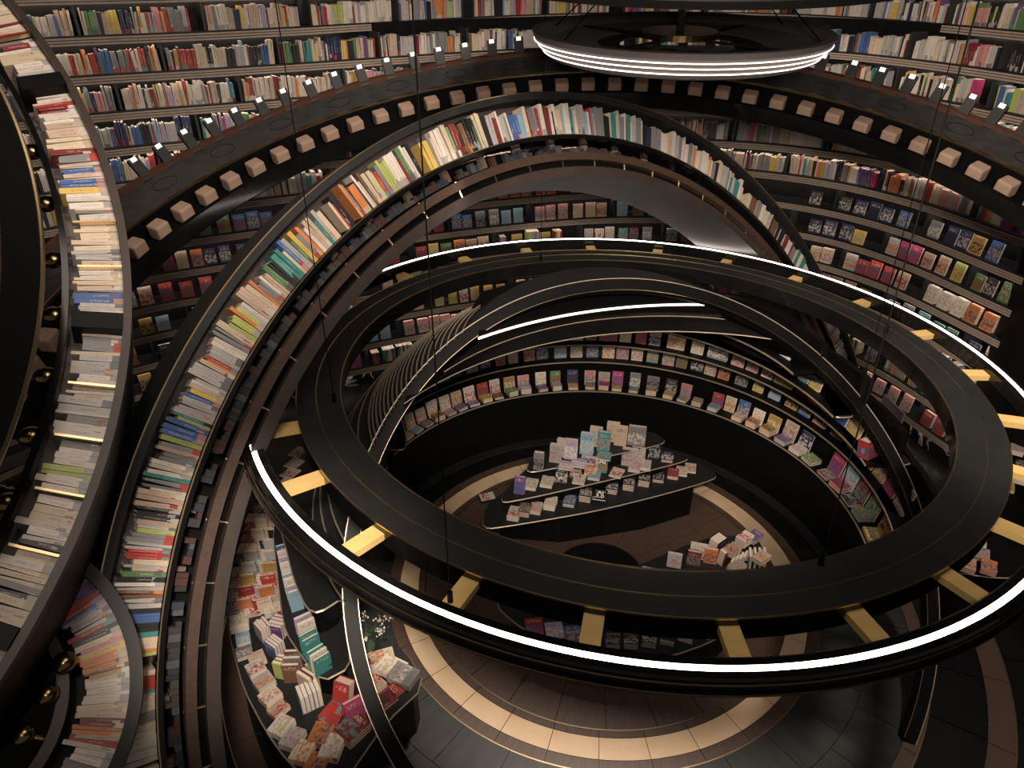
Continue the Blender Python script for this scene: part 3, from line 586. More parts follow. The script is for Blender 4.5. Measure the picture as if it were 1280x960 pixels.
c2 = ksol([(549, 463), (611, 439), (720, 407), (774, 397), (849, 393), (920, 398), (966, 410)], (549, 463), (966, 424))
c3 = ksol([(500, 503), (517, 497), (592, 461), (720, 426), (836, 412), (920, 416), (985, 430)], (517, 497), (985, 430))
def loft(*cs):
    V = sum([list(c) for c in cs], []); n = len(cs[0]); return V, [(k*n+i, k*n+i+1, (k+1)*n+i+1, (k+1)*n+i) for k in range(len(cs)-1) for i in range(n-1)]
bk1 = [p+np.array([0, .9, .10]) for p in c1]; bk0 = [p+np.array([0, 1.0, .9]) for p in c1]
def thick(c, off): return [p+np.array(off) for p in c]
obj('upper_fascia', loft(thick(c1, (0, .05, .02)), c1, thick(c1, (0, 0, -.03)), thick(c2, (0, .03, 0)), c2), MT['black'], can); obj('lower_fascia', loft(c2, thick(c2, (0, 0, -.02)), thick(c3, (0, .03, .0)), c3, thick(c3, (0, .5, -.02))), MT['black'], can)
obj('inner_lining', loft(thick(c1, (0, .05, .02)), bk1, [FA.P(t, ri_, .5)+np.array([0, .25, 0]) for t in np.linspace(139, 36, 50)], [FA.P(t, ri_-.01, .04) for t in np.linspace(139, 36, 50)]), MT['flatblack'], can)
obj('led_line', tube(c1, .012, 6), MT['led2'], can, label='glowing line'); obj('brass_edge', tube(c2, .007, 4), MT['edge'], can); obj('brass_edge', tube(c3, .007, 4), MT['edge'], can)
# ---------------------------------------------------------------- round display tiers
TIER = [(.861, .452, .1634, 1.0135, (505, 562), (1082, 679)), (.793, .470, .1634, 1.0135, (500, 522), (1112, 640)), (.732, .4385, .1625, 1.012, (560, 470), (1085, 581)), (.658, .457, .0914, .970, (822, 411), (1042, 520)), (.601, .325, .1634, 1.0135, (885, 415), (994, 466))]
tier = thing('tiered_display', 'round black tiered book display with pale brass shelf edges inside the arch', 'display', (C0[0], C0[1]+2.9, 0))
TB = []
for i, (d, R_, cx, cy, l, r) in enumerate(TIER):
    TR = Ring([cx*H, cy*H, -d*H], [0, 0, 1.], horizontal=True); R_ *= H; z = TR.C[2]
    ang = lambda x, y: math.degrees(math.atan2(*( (hz(x, y, d)[:2]-np.array([cx, cy])*H)[::-1])))
    a1, a0 = ang(*l), ang(*r)
    if a1 < 0: a1 += 360
    if i == 0: a0 -= 7; a1 += 3
    if i == 1: a0 -= 6
    sh_ = obj('shelf', arc(TR, R_, R_+.34, -.035, 0, a0, a1, 80), MT['black'], tier); obj('brass_edge', arc(TR, R_-.012, R_+.006, -.020, -.004, a0, a1, 80), MT['edge'], sh_)
    obj('riser', arc(TR, R_+.28, R_+.34, -.0, .40 if i < 4 else .3, a0, a1, 60), MT['black'], tier)
    TB.append((TR, R_, a0, a1, z))
    if i == 0: obj('base_wall', arc(TR, R_+.03, R_+.10, -z, -.03, a0, a1, 90), MT['black'], tier); obj('plinth', arc(TR, R_-.10, R_+.10, -z, -z+.03, a0, a1, 90), MT['char'], tier)
# books on the tiers: leaning face-out rows, low stacks in front on the bottom tier
NM = ['bottom', 'second', 'third', 'fourth', 'top']
for i, (TR, R_, a0, a1, z) in enumerate(TB):
    a = a1-1.6; n = 0
    while a > a0+(1, 8, 8, 9, 7)[i]:
        big = 1.0+max(0, (42-a))*.011 if i < 3 else 1.
        w_ = rnd.uniform(.145, .175)*big; hh = rnd.uniform(.19, .23)*big
        if i == 2 and rnd.random() < .15: w_ *= 1.6
        st_ = math.degrees((w_+rnd.choice([.02, .03, .05, .08]))/R_); am = a-math.degrees(w_/2/R_); n += 1
        u = TR.rad(am); X = -TR.tan(am)
        X = np.cross(u, Zv); lean = .24; Zz = unit(Zv+u*lean); Y = np.cross(Zz, X); c = pick(W_AR)
        if i == 0 and am > 120: c = pick([('cream', 3), ('white', 3), ('lime', 1), ('beige', 2), ('red', 1)])
        if i in (2, 3) and am > 20 and rnd.random() < .4: c = rnd.choice(['red', 'pink', 'white', 'orange'])
        back = .17 if i == 0 else .12
        if not (i == 0 and rnd.random() < .1):
            book(TR.P(am, R_+back, 0), X, Y, Zz, (w_, .025, hh), c, f'{c} picture book leaning, {ordn(n)} from left on the {NM[i]} display tier', 'books leaning on the round display tiers', art=True, parts=(i < 2), kind='picture_book')
        if i == 0 and rnd.random() < .9:
            X2 = -TR.tan(am) if False else X; ns = rnd.choice([2, 3, 4]); cs = pick(W_AR); zz = 0; wl = w_*.88; dl = .135*big
            jit = math.radians(rnd.uniform(-7, 7)); Xj = X*math.cos(jit)+u*math.sin(jit); uj = np.cross(Zv, Xj)
            for s_ in range(ns):
                th = rnd.uniform(.014, .024)
                book(TR.P(am, R_+.015+dl/2, zz)-uj*dl/2+Zv*(th/2), Xj, -Zv, uj, (wl, th, dl), cs, f'{cs} book, {["lowest","second","third","fourth"][s_]} of the {ordn(n)} stack from left, bottom display tier', 'stacked books on the bottom display tier', art=True, parts=(s_ == ns-1), kind='stacked_book'); zz += th+.001
        a -= st_
# wings: flat black ledges turning outward at the tier ends
def slab(name, pts, d, m, parent, thick_=.035, rr=.009, it=2):
    P = smoothpoly([hz(x, y, d) for x, y in pts], it); z = H*(1-d); tp_ = obj(name, prism(P, z-thick_, z), m, parent); obj('brass_edge', rimtube(P, z-thick_*.5, rr), MT['edge'], tp_); return P, z
wing = thing('display_wing', 'black ledge with brass edge sticking out right of the slim arch, screen on it', 'ledge', hz(1110, 560, .732))
slab('ledge_top', [(1042, 528), (1086, 581), (1153, 579), (1118, 530), (1085, 505)], .732, MT['char'], wing)
slab('ledge_top', [(994, 440), (1040, 512), (1045, 521), (1073, 519), (1030, 470)], .658, MT['char'], wing)
slab('ledge_top', [(960, 425), (990, 462), (1018, 463), (1000, 440)], .601, MT['char'], wing)
slab('ledge_top', [(1092, 610), (1112, 642), (1140, 645), (1128, 600)], .793, MT['char'], wing)
slab('ledge_top', [(455, 556), (505, 563), (508, 550), (502, 522), (480, 530)], .80, MT['char'], wing)
sc = [hz(1098, 522, .72), hz(1121, 546, .72)]
dirx = unit(sc[1]-sc[0]); nn = np.cross(dirx, Zv); scr = thing('grey_screen', 'blank grey display screen standing on the ledge right of the slim arch', 'screen', (sc[0]+sc[1])/2)
obj('screen_panel', box((sc[0]+sc[1])/2+Zv*.17, (dirx, nn, Zv), (np.linalg.norm(sc[1]-sc[0])*1.05, .02, .26)), MT['screen'], scr); obj('stand', box((sc[0]+sc[1])/2-Zv*.0, (dirx, nn, Zv), (.1, .08, .12)), MT['black'], scr)
# ---------------------------------------------------------------- boat-shaped centre table, three tiers
ct = thing('tiered_table', 'boat-shaped black three-tier book table in the middle of the floor', 'table', hz(750, 640, 1.0))
D1, D2_, D3 = .900, .866, .832
t1P, z1 = slab('lower_top', [(602, 661), (640, 656), (745, 638), (830, 617), (895, 598), (893, 590), (861, 572), (800, 566), (680, 588), (607, 628)], D1, MT['char'], ct, .03)
t2P, z2 = slab('middle_top', [(621, 629), (660, 622), (740, 604), (800, 590), (860, 575), (857, 569), (820, 555), (780, 550), (700, 566), (650, 590)], D2_, MT['char'], ct, .03)
t3P, z3 = slab('upper_top', [(657, 591), (700, 583), (760, 569), (800, 561), (835, 552), (815, 538), (760, 540), (700, 555), (664, 573)], D3, MT['char'], ct, .03)
base = [hz(625, 672, 1.), hz(700, 678, 1.), hz(800, 662, 1.), hz(862, 643, 1.), hz(850, 615, 1.), hz(760, 622, 1.), hz(670, 640, 1.)]
obj('base_body', prism([b[:2] for b in base], 0, z1-.03), MT['black'], ct)
for Pp, za, zb in ((t2P, z1, z2-.03), (t3P, z2, z3-.03)):
    c = np.mean(Pp, 0); obj('riser', prism([c+(q-c)*.72 for q in Pp], za, zb), MT['black'], ct)
def flatbook(x, y, d, dx, dy, c, lab, grp, w=.16, l=.22, th=.03, n=1, art=True, parts=True):
    if grp == 'books on the centre table': w *= 1.3; l *= 1.25; th *= 1.25
    # lies flat at pixel-ray point on the surface; dx,dy give the direction of its long side in the room
    P = hz(x, y, d); u = unit([dx, dy, 0]); X = np.cross(u, Zv); zz = P[2]
    for s_ in range(n):
        tag_ = lab if n == 1 else lab+[', lowest', ', second', ', third', ', fourth', ', fifth', ', sixth'][s_]
        book(np.array([P[0], P[1], zz+th/2])-u*l/2, X, -Zv, u, (w, th, l), c, tag_, grp, art=art, parts=parts); zz += th+.001
    return zz
def standbook(x, y, d, dx, dy, c, lab, grp, w=.16, l=.22, th=.03, lean=.0, art=True, zoff=0):
    if grp == 'books on the centre table': w *= 1.25; l *= 1.15; th *= 1.3
    # stands on its foot, cover facing (-dx,-dy) i.e. (dx,dy) points away from the cover
    P = hz(x, y, d)+Zv*zoff; u = unit([dx, dy, 0]); X = np.cross(u, Zv); Zz = unit(Zv+u*lean); Y = np.cross(Zz, X)
    return book(P, X, Y, Zz, (w, th, l), c, lab, grp, art=art)
g1 = 'books on the centre table'; ax_ = (.26, 1.)
for j, (x, y, c, n, nm) in enumerate([(643, 645, 'white', 3, 'white book'), (656, 640, 'brown', 3, 'brown and white book'), (670, 637, 'pale grey', 2, 'pale grey book'), (688, 632, 'white', 3, 'black and white book'), (712, 628, 'blue', 2, 'bright blue book'), (732, 622, 'black', 4, 'black book'), (765, 612, 'navy', 3, 'navy book'), (786, 608, 'black', 4, 'grey and black book'), (805, 603, 'black', 4, 'dark paperback'), (823, 598, 'black', 2, 'plain black book'), (841, 594, 'red', 2, 'red and white book'), (852, 590, 'white', 1, 'white and red book'), (863, 586, 'cream', 1, 'black and cream book')]):
    flatbook(x, y, D1, *ax_, c, f'{nm} low tier of centre table', g1, n=n, w=.105, l=.15, th=.018)
PB = hz(750, 618, D1)
for s_ in range(3): flatbook(750, 620, D1-.0032*s_, *ax_, 'black', ['black book titled AI 3.0, bottom copy, centre table', 'black book titled AI 3.0, middle copy, centre table', 'black book titled AI 3.0 in white, centre table'][s_], g1, n=1, w=.125, l=.15, th=.018, art=False)
def words(txt, P, X, U, size, parent=None, m=None, name='printed_title'):
    cu = bpy.data.curves.new('t', 'FONT'); cu.body = txt; cu.size = size; cu.extrude = .001; cu.align_x = 'CENTER'; cu.align_y = 'CENTER'; cu.space_line = .8; cu.offset = size*.02
    to_ = bpy.data.objects.new('t', cu); COL.objects.link(to_); bpy.context.view_layer.update(); me = bpy.data.meshes.new_from_object(to_); bpy.data.objects.remove(to_); me.name = name; me.materials.clear(); me.materials.append(m or MT['white'])
    o = bpy.data.objects.new(name, me); COL.objects.link(o); Nn = np.cross(X, U); Mx = Matrix.Identity(4)
    for i in range(3): Mx[i][0] = X[i]; Mx[i][1] = U[i]; Mx[i][2] = Nn[i]; Mx[i][3] = P[i]
    if parent is not None: o.parent = parent; o.matrix_parent_inverse = parent.matrix_world.inverted()
    o.matrix_world = Mx
    return o
for j, (x, y, c, n, nm) in enumerate([(664, 607, 'white', 2, 'white and yellow book'), (684, 604, 'white', 2, 'white book with brown figures'), (771, 592, 'white', 1, 'white comic-print book'), (793, 585, 'pale grey', 2, 'grey stack'), (806, 583, 'white', 2, 'white stack'), (834, 573, 'navy', 2, 'dark blue book'), (743, 595, 'sky blue', 2, 'pale blue book'), (724, 600, 'white', 1, 'white flat book')]):
    flatbook(x, y, D2_, *((.5, 1.) if j == 2 else ax_), c, f'{nm} flat, middle tier of centre table', g1, n=n, w=.11, l=.15, th=.015)
for x, y, c, wd, hh, nm in [(701, 604, 'black', .11, .19, 'dark photo-cover book'), (719, 597, 'brown', .11, .16, 'dark and pink book'), (738, 594, 'cream', .12, .21, 'cream book with red letters'), (752, 590, 'teal', .10, .19, 'deep teal book'), (786, 582, 'pale grey', .15, .20, 'large grey newspaper-print book'), (797, 579, 'pale grey', .13, .19, 'second grey print book'), (817, 573, 'black', .11, .18, 'black book with red emblem'), (649, 617, 'purple', .10, .19, 'purple book with orange label')]:
    standbook(x, y, D2_, *ax_, c, f'{nm} standing on the middle tier of the centre table', g1, w=wd, l=hh, th=.035, lean=.25)
#cb2 = [o for o in COL.objects if o.get('label', '').startswith('cream book with red letters')][0]
for x, y, c, wd, hh, nm in [(673, 586, 'grey', .09, .19, 'grey thick book'), (694, 577, 'pale grey', .11, .20, 'pale blue-grey book'), (713, 573, 'lilac', .12, .22, 'violet and teal book'), (733, 567, 'sky blue', .13, .24, 'tall blue-green book'), (754, 563, 'teal', .12, .22, 'slate and teal book'), (775, 556, 'beige', .12, .22, 'beige book with dark figure'), (795, 556, 'grey', .17, .22, 'grey picture book with orange side'), (744, 557, 'cream', .12, .22, 'cream-topped rear book'), (765, 551, 'cream', .12, .22, 'light rear book'), (702, 570, 'cream', .10, .20, 'pale rear book')]:
    standbook(x, y, D3, *ax_, c, f'{nm} standing on the upper tier of the centre table', g1, w=wd, l=hh, th=.05, lean=.15)
for x, y in ((723, 580), (735, 576), (708, 583), (755, 571)): flatbook(x, y, D3, *ax_, 'lilac' if x < 740 else 'teal', {723: 'violet flat book below the tall blue-green book', 735: 'teal flat book between violet and slate books', 708: 'violet flat book at the left front of the upper tier', 755: 'teal flat book below the beige standing book'}[x], g1, w=.13, l=.13, th=.018)
flatbook(609, 621, .93, 1, .3, 'white', 'white flyer at the left tip of the centre table', g1, w=.10, l=.14, th=.01)
# ---------------------------------------------------------------- second boat table nearer the visitor
nt_ = thing('crescent_table', 'low black crescent table seen below the hanging rings', 'table', hz(780, 760, 1.))
P_, zc = slab('table_top', [(617, 753), (650, 783), (700, 806), (760, 820), (830, 822), (895, 799), (940, 762), (958, 715), (952, 678), (935, 668), (880, 672), (800, 706), (720, 735), (650, 742)], .905, MT['char'], nt_, .04, .010)
cc = np.mean(P_, 0); obj('table_base', prism([cc+(q-cc)*.85 for q in P_], 0, zc-.04), MT['black'], nt_)
g2 = 'books on the crescent table'
for x, y, c, n, nm in [(668, 784, 'red', 1, 'fiery picture book'), (693, 789, 'lilac', 1, 'pale violet picture book'), (717, 793, 'blue', 1, 'glowing blue picture book')]: flatbook(x, y, .905, -.1, 1, c, f'{nm} at the left tip of the crescent table', g2, n=n, w=.17, l=.19, th=.02)
for j in range(6):
    for r_ in range(2):
        x, y = 765+j*23, 806-r_*14-(j*j*.55); c = 'gold' if (j, r_) == (1, 1) else 'black'
        flatbook(x, y, .905, .1*j, 1, c, f'{"gold and " if c=="gold" else ""}black paperback, {"front" if r_==0 else "rear"} row, {ordn(j+1)} stack on the crescent table', g2, n=3, w=.135, l=.115, th=.022)
for x, y, c, wd, hh, nm in [(812, 716, 'cream', .16, .05, 'open white book'), (842, 708, 'pale grey', .15, .16, 'white book with red figure'), (866, 706, 'dark red', .14, .17, 'dark red book with golden face'), (887, 703, 'orange', .14, .17, 'orange and red face book'), (872, 697, 'white', .18, .17, 'long white-topped book')]:
    standbook(x, y, .905, .3, 1, c, f'{nm} standing on the crescent table', g2, w=wd, l=hh, th=.05, lean=.2)
standbook(904, 702, .905, .8, -1, 'dark red', 'thick dark red book with page edges up on the crescent table', g2, w=.16, l=.20, th=.09, lean=.1, art=False)
standbook(893, 690, .905, .8, -1, 'black', 'dark glossy bag-like book box at the back of the crescent table', g2, w=.16, l=.22, th=.13, lean=.1, art=False)
for j in range(6): standbook(910+j*5, 707-j*2, .905, .9, -.6, 'black', f'black book with white page edges, {ordn(j+1)} of the slanting row, crescent table', g2, w=.12, l=.13, th=.024, lean=.35, art=False)
for j in range(4): standbook(936+j*6, 706, .905, .98, -.2, 'white', f'white upright book, {ordn(j+1)} of four at the right end of the crescent table', g2, w=.15, l=.18, th=.024, lean=-.05, art=False)
for x, y, c, n, nm in [(930, 678, 'white', 3, 'white stack'), (942, 674, 'purple', 2, 'purple box'), (915, 690, 'beige', 2, 'beige stack'), (951, 700, 'cream', 2, 'small cream stack'), (921, 712, 'pale grey', 2, 'pale stack')]: flatbook(x, y, .88, .8, .6, c, f'{nm} at the right end of the crescent table', g2, n=n, w=.12, l=.17, th=.03)
# ---------------------------------------------------------------- left tables wrapped around the display
lt = thing('left_display_table', 'long curved black display table covered with books at the lower left', 'table', hz(400, 900, 1.))
pa = [(323, 618), (307, 645), (293, 686), (285, 735), (283, 765), (290, 805), (305, 860), (332, 911), (359, 949), (413, 1000), (481, 902), (531, 856), (508, 815), (480, 796), (440, 790), (400, 720), (370, 640)]
PA, za = slab('table_top', pa, .900, MT['char'], lt, .04, .011, 1)
cc = np.mean(PA, 0); obj('table_base', prism([cc+(q-cc)*.96 for q in PA], 0, za-.04), MT['black'], lt)
PBb, zb = slab('middle_top', [(352, 760), (358, 790), (378, 820), (403, 851), (437, 833), (434, 800), (428, 760), (400, 700), (360, 640), (340, 650)], .84, MT['char'], lt, .03, .010, 1)
PCc, zc_ = slab('upper_top', [(345, 645), (357, 680), (368, 725), (384, 760), (398, 765), (427, 747), (428, 700), (425, 650), (390, 590), (360, 600)], .775, MT['char'], lt, .03, .010, 1)
for Pp, z_a, z_b in ((PBb, za, zb-.03), (PCc, zb, zc_-.03)):
    c = np.mean(Pp, 0); obj('riser', prism([c+(q-c)*.86 for q in Pp], z_a, z_b), MT['black'], lt)
g3 = 'books on the left display table'; g3b = 'books stacked at the top of the left table'
def tdir(x, y, d):         # outward radial direction at that spot
    P = hz(x, y, d)[:2]-C0; return unit(np.append(P, 0))
for x, y, c, n, nm, rot, w_, l_ in [(300, 783, 'white', 4, 'white book with green dinosaur print', 0, .15, .18), (305, 803, 'sky blue', 3, 'pale blue book', 0, .14, .13), (306, 818, 'grey', 2, 'grey and yellow book', 0, .13, .15), (322, 826, 'beige', 2, 'dusty pink book', .1, .15, .15), (321, 840, 'white', 3, 'white book with green stripe', .15, .15, .16), (331, 856, 'pale grey', 3, 'white book with green circle', .2, .15, .17), (339, 874, 'cream', 3, 'cream book with green patch', .25, .14, .17), (349, 889, 'beige', 2, 'cream book with orange drawing', .3, .13, .16), (353, 912, 'white', 3, 'white box dotted with small pictures', .45, .15, .19), (367, 927, 'pale grey', 3, 'pale box dotted with small pictures', .5, .15, .19), (379, 944, 'cream', 3, 'cream box dotted with tiny pictures', .55, .15, .19), (402, 922, 'orange', 3, 'white and orange animal picture book', .6, .16, .20), (416, 938, 'white', 3, 'white picture book with orange zebra', .6, .16, .22), (395, 958, 'orange', 2, 'lowermost orange and white book', .6, .16, .2)]:
    r_ = tdir(x, y, .900); u = r_*math.cos(rot)+np.cross(Zv, r_)*math.sin(rot); u = -u
    P = np.cross(Zv, r_)
    dirv = np.cross(Zv, u); flatbook(x, y, .900, dirv[0], dirv[1], c, f'{nm} along the front edge of the left table', g3, n=n, w=l_*.95, l=w_, th=.022)
def row(x0, y0, x1, y1, d, n, cols, nm, hh=.20, w_=.15, th=.032, face=None, lean=.0):
    # a run of upright books between two spots, covers parallel to each other
    A, B = hz(x0, y0, d), hz(x1, y1, d); u = unit(B-A); L = np.linalg.norm(B-A)
    for j in range(n):
        P = A+(B-A)*(j+.5)/n; X = np.cross(u, Zv); Zz = unit(Zv+u*lean); Y = np.cross(Zz, X); c = cols[j % len(cols)]
        book(P, X, Y, Zz, (w_, min(th, L/n*.97), hh*rnd.uniform(.95, 1.04)), c, f'{c} upright book, {ordn(j+1)} {nm}', g3, art=False)
row(376, 886, 402, 874, .900, 5, ['sky blue', 'white', 'sky blue'], 'of the pale blue row on the left table', .21)
row(353, 850, 362, 836, .900, 3, ['lime', 'brown', 'gold'], 'of the olive row on the left table', .2)
row(340, 822, 352, 812, .900, 4, ['blue', 'pale grey'], 'of the blue row on the left table', .18)
row(325, 800, 338, 792, .900, 4, ['lilac', 'white', 'navy'], 'of the violet row on the left table', .18)
row(345, 800, 356, 784, .900, 4, ['purple', 'white', 'lilac'], 'of the purple row on the left table', .18)
row(366, 856, 372, 832, .900, 3, ['brown', 'grey'], 'of the dark row under the middle tier', .24)
row(382, 872, 398, 856, .900, 3, ['beige', 'brown', 'cream'], 'of the brown row under the middle tier', .26)
row(380, 786, 388, 800, .84, 2, ['lilac', 'white'], 'of the white pair on the middle tier', .21)
row(387, 812, 394, 822, .84, 2, ['teal', 'teal'], 'of the deep teal pair on the middle tier', .24, th=.02)
row(396, 828, 407, 842, .84, 3, ['teal', 'white', 'teal'], 'of the pale teal row on the middle tier', .20, th=.022)
row(358, 700, 366, 730, .84, 4, ['blue', 'white', 'lilac', 'white'], 'of the tall row below the upper tier', .25)
row(366, 735, 376, 765, .84, 4, ['sky blue', 'white', 'lilac'], 'of the sky blue row below the upper tier', .25)
for x, y, c, n, nm in [(388, 786, 'beige', 2, 'small beige stack'),]: flatbook(x, y, .84, 1, .3, c, f'{nm} on the middle tier of the left table', g3, n=n, w=.1, l=.12, th=.03)
# red gift set, phone-dark stack, beige box at the table end
standbook(428, 884, .900, .4, 1, 'red', 'large glossy red box tilted among red books on the left table', g3, w=.15, l=.26, th=.10, lean=.35, art=False)
flatbook(422, 896, .900, .9, -.5, 'red', 'red flat gift box under the tilted red box', g3, w=.2, l=.26, th=.04, n=1, art=False); flatbook(440, 888, .900, .8, -.3, 'red', 'red opened box beside the tilted red box', g3, w=.2, l=.24, th=.03, n=2, art=False)
standbook(447, 904, .900, -.7, 1, 'magenta', 'magenta book with red page edges leaning on the red boxes', g3, w=.16, l=.24, th=.04, lean=.3)
flatbook(442, 916, .900, .8, 1, 'dark red', 'dark red stack at the bottom edge of the left table', g3, w=.2, l=.24, th=.03, n=3); flatbook(430, 912, .900, .2, 1, 'black', 'black glossy book beside the zebra book', g3, w=.10, l=.2, th=.05, n=1, art=False)
for x, y, c, n, nm, dx, dy, w_, l_ in [(475, 824, 'cream', 2, 'large open cream book by the flower vase', 1, .35, .14, .26), (490, 838, 'white', 3, 'white magazine with red sketch, table corner', .9, -.5, .19, .24), (505, 848, 'grey', 3, 'white magazine with dark wave at the table corner', .9, -.45, .19, .24), (470, 858, 'beige', 3, 'plain beige box near the table corner', .8, -.7, .12, .18), (482, 872, 'red', 1, 'bright red folder at the table end', .9, .9, .14, .32), (478, 880, 'dark red', 1, 'dark red folder under the black pen case', .9, .9, .14, .26), (462, 838, 'white', 2, 'white leaflet stack behind the slim arch', .8, -.7, .12, .2)]:
    flatbook(x, y, .900, dx, dy, c, nm, g3, n=n, w=w_, l=l_, th=.022)
# dense far part of the left table
cols = ['white', 'red', 'cream', 'white', 'gold', 'black', 'white', 'pale grey', 'red', 'white', 'pale grey', 'lilac', 'blue', 'cream', 'white', 'sky blue', 'orange', 'cream']
q_ = 0
for r_i, (y, xa, xb) in enumerate([(640, 322, 334), (652, 316, 338), (664, 314, 344), (677, 310, 348), (690, 306, 350), (704, 302, 352), (719, 299, 354), (734, 297, 352), (749, 295, 350), (765, 293, 348)]):
    x = xa; j = 0
    while x < xb:
        q_ += 1; j += 1; c = cols[(q_*5+r_i*3) % len(cols)]; rr = tdir(x, y, .900); kk = (q_*7) % 3
        lab = f'{c} book in row {ordn(r_i+1)} from the tip, {ordn(j)} along, left table'
        if kk == 0 or x == xa: flatbook(x+2, y, .900, rr[0], rr[1], c, lab+'', g3b, n=2, w=.14, l=.15, th=.03); x += 15
        else:
            standbook(x, y, .900, -rr[1], rr[0], c, lab, g3b, w=.14, l=.18, th=.03, art=False); x += 4.5 if kk == 1 else 6
# vase with white flowers
vp = hz(462, 812, .900); vs = thing('flower_vase', 'small green glass vase of white blossoms on the left table by the slim arch', 'vase', vp)
obj('vase_body', sweep(lambda a: (vp, np.array([math.cos(a), math.sin(a), 0]), Zv), np.linspace(0, 2*math.pi, 19)[:-1], [(.02, 0), (.055, .002), (.07, .05), (.065, .11), (.045, .15), (.05, .17), (.04, .17), (.035, .14), (.055, .06), (.02, .01)], True), MT['vase'], vs, smooth=True)
for j in range(9):
    a = j*2.4; rr = .07+.025*(j % 4); tip = vp+np.array([math.cos(a)*rr*1.9, math.sin(a)*rr*1.5, .25+.05*(j % 3)]); obj('stem', tube([vp+Zv*.12, (vp+Zv*.2+tip)/2+[0, 0, .02], tip], .003, 4), MT['leaf'], vs)
    V, F = [], []
    for k in range(22):
        c = tip+np.array([rnd.gauss(0, .022), rnd.gauss(0, .022), rnd.gauss(0, .018)]); t_ = rnd.uniform(0, 6.3); n_ = unit([math.cos(t_), math.sin(t_), rnd.uniform(.3, 1.5)]); a1_ = unit(np.cross(n_, [0, 0, 1.])); b1 = np.cross(n_, a1_); s_ = .011; o_ = len(V)
        V += [c+a1_*s_, c+b1*s_, c-a1_*s_, c-b1*s_]; F.append((o_, o_+1, o_+2, o_+3))
    obj('blossom', (V, F), MT['petal'], vs)
V, F = [], []
for k in range(40):
    c = vp+np.array([rnd.gauss(0, .06), rnd.gauss(0, .05), .2+rnd.uniform(-.03, .09)]); t_ = rnd.uniform(0, 6.3); n_ = unit([math.cos(t_), math.sin(t_), rnd.uniform(.3, 1.5)]); a1_ = unit(np.cross(n_, [0, 0, 1.])); b1 = np.cross(n_, a1_); o_ = len(V)
    V += [c+a1_*.03, c+b1*.012, c-a1_*.03, c-b1*.012]; F.append((o_, o_+1, o_+2, o_+3))
obj('foliage', (V, F), MT['leaf'], vs)
# magazines on the ledge under the left of the rings
for j, (x, y) in enumerate([(363, 592), (357, 605), (368, 580), (373, 566)]): flatbook(x, y, .78, .5, 1, 'white', f'white magazine, {ordn(j+1)} in the fan on the ledge left of the rings', 'magazines left of the rings', n=1, w=.15, l=.18, th=.012)
# right hand table with books
rt = thing('right_table', 'dark table with orange and white books at the right edge under the rings', 'table', hz(1235, 715, 1.))
PR, zr = slab('table_top', [(1190, 713), (1250, 722), (1300, 716), (1300, 640), (1230, 600), (1200, 650)], .86, MT['black'], rt, .04, .008, 1); cc = np.mean(PR, 0); obj('table_base', prism([cc+(q-cc)*.9 for q in PR], 0, zr-.04), MT['black'], rt)
for x, y, c, n, nm in [(1234, 712, 'orange', 3, 'orange book'), (1226, 695, 'pale grey', 2, 'pale illustrated book'), (1208, 709, 'beige', 3, 'peach book'), (1222, 682, 'white', 2, 'white book'), (1262, 545, 'white', 2, 'white leaflet'), (1270, 565, 'pale grey', 3, 'grey stack'), (1272, 600, 'white', 3, 'white stack'), (1258, 610, 'yellow', 2, 'yellow book'), (1276, 585, 'black', 3, 'black book')]:
    flatbook(x, y, .855, .6, 1, c, f'{nm} on the table at the right edge under the rings', 'books on the right table', n=n, w=.14, l=.18, th=.02)
for x, y, c, nm in [(1140, 600, 'yellow', 'yellow'), (1150, 612, 'cream', 'cream'), (1160, 622, 'orange', 'orange'), (1146, 625, 'lime', 'green and white')]: flatbook(x, y, .81, .6, -1, c, f'{nm} book on the shelf right of the slim arch', 'books right of the slim arch', n=2, w=.13, l=.17, th=.03)
redb = standbook(1084, 570, .732, -.35, .6, 'red', 'red box with white swirl on the right ledge beside the slim arch', 'boxes on the right ledge', w=.17, l=.20, th=.13, lean=.15)
tp = hz(1092, 503, .715); V, F = [], []
for a in range(9):
    ph = math.pi*a/8
    for b in range(14): th = 2*math.pi*b/14; V.append(tp+np.array([.06*math.sin(ph)*math.cos(th), .06*math.sin(ph)*math.sin(th), .05*math.cos(ph)]))
for a in range(8):
    for b in range(14): F.append((a*14+b, a*14+(b+1) % 14, (a+1)*14+(b+1) % 14, (a+1)*14+b))
ty = thing('round_toy', 'small orange round toy by the foot of the great arch, right', 'toy', tp); obj('toy_body', (V, F), MT['toy'], ty, smooth=True); obj('toy_base', tube([tp-Zv*.04, [tp[0], tp[1], H*(1-.732)]], .03, 8), MT['black'], ty)
# ---------------------------------------------------------------- dish chandelier
q = hz(850, 38, .05); Dd = 6.4; r0 = ray(850, 38); Cc = CAM+r0/ (r0@FW)*Dd*(FW@FW)
dn = unit([0, -.062, 1.]); DG = Ring([0, 0, 0], dn, 1, True); DG.C = Cc; RD = 185/FPX*Dd
dish = thing('dish_chandelier', 'large black dish chandelier with three glowing rim lines at the top', 'chandelier', Cc)
ts = np.linspace(0, 360, 121)[:-1]
prof = [(RD, 0), (RD-.06, 0), (RD*.80, -.10), (RD*.45, -.14), (RD*.44, -.17), (RD*.80, -.15), (RD*.93, -.13), (RD-.01, -.03)]
obj('dish_shell', sweep(lambda t: (DG.C, DG.rad(t), DG.n), ts, [(RD, .01), (RD-.07, .01), (RD*.84, -.06), (RD*.55, -.10), (RD*.54, -.14), (RD*.84, -.21), (RD*.89, -.19), (RD*.985, -.04)], True), MT['screen'], dish, smooth=False)
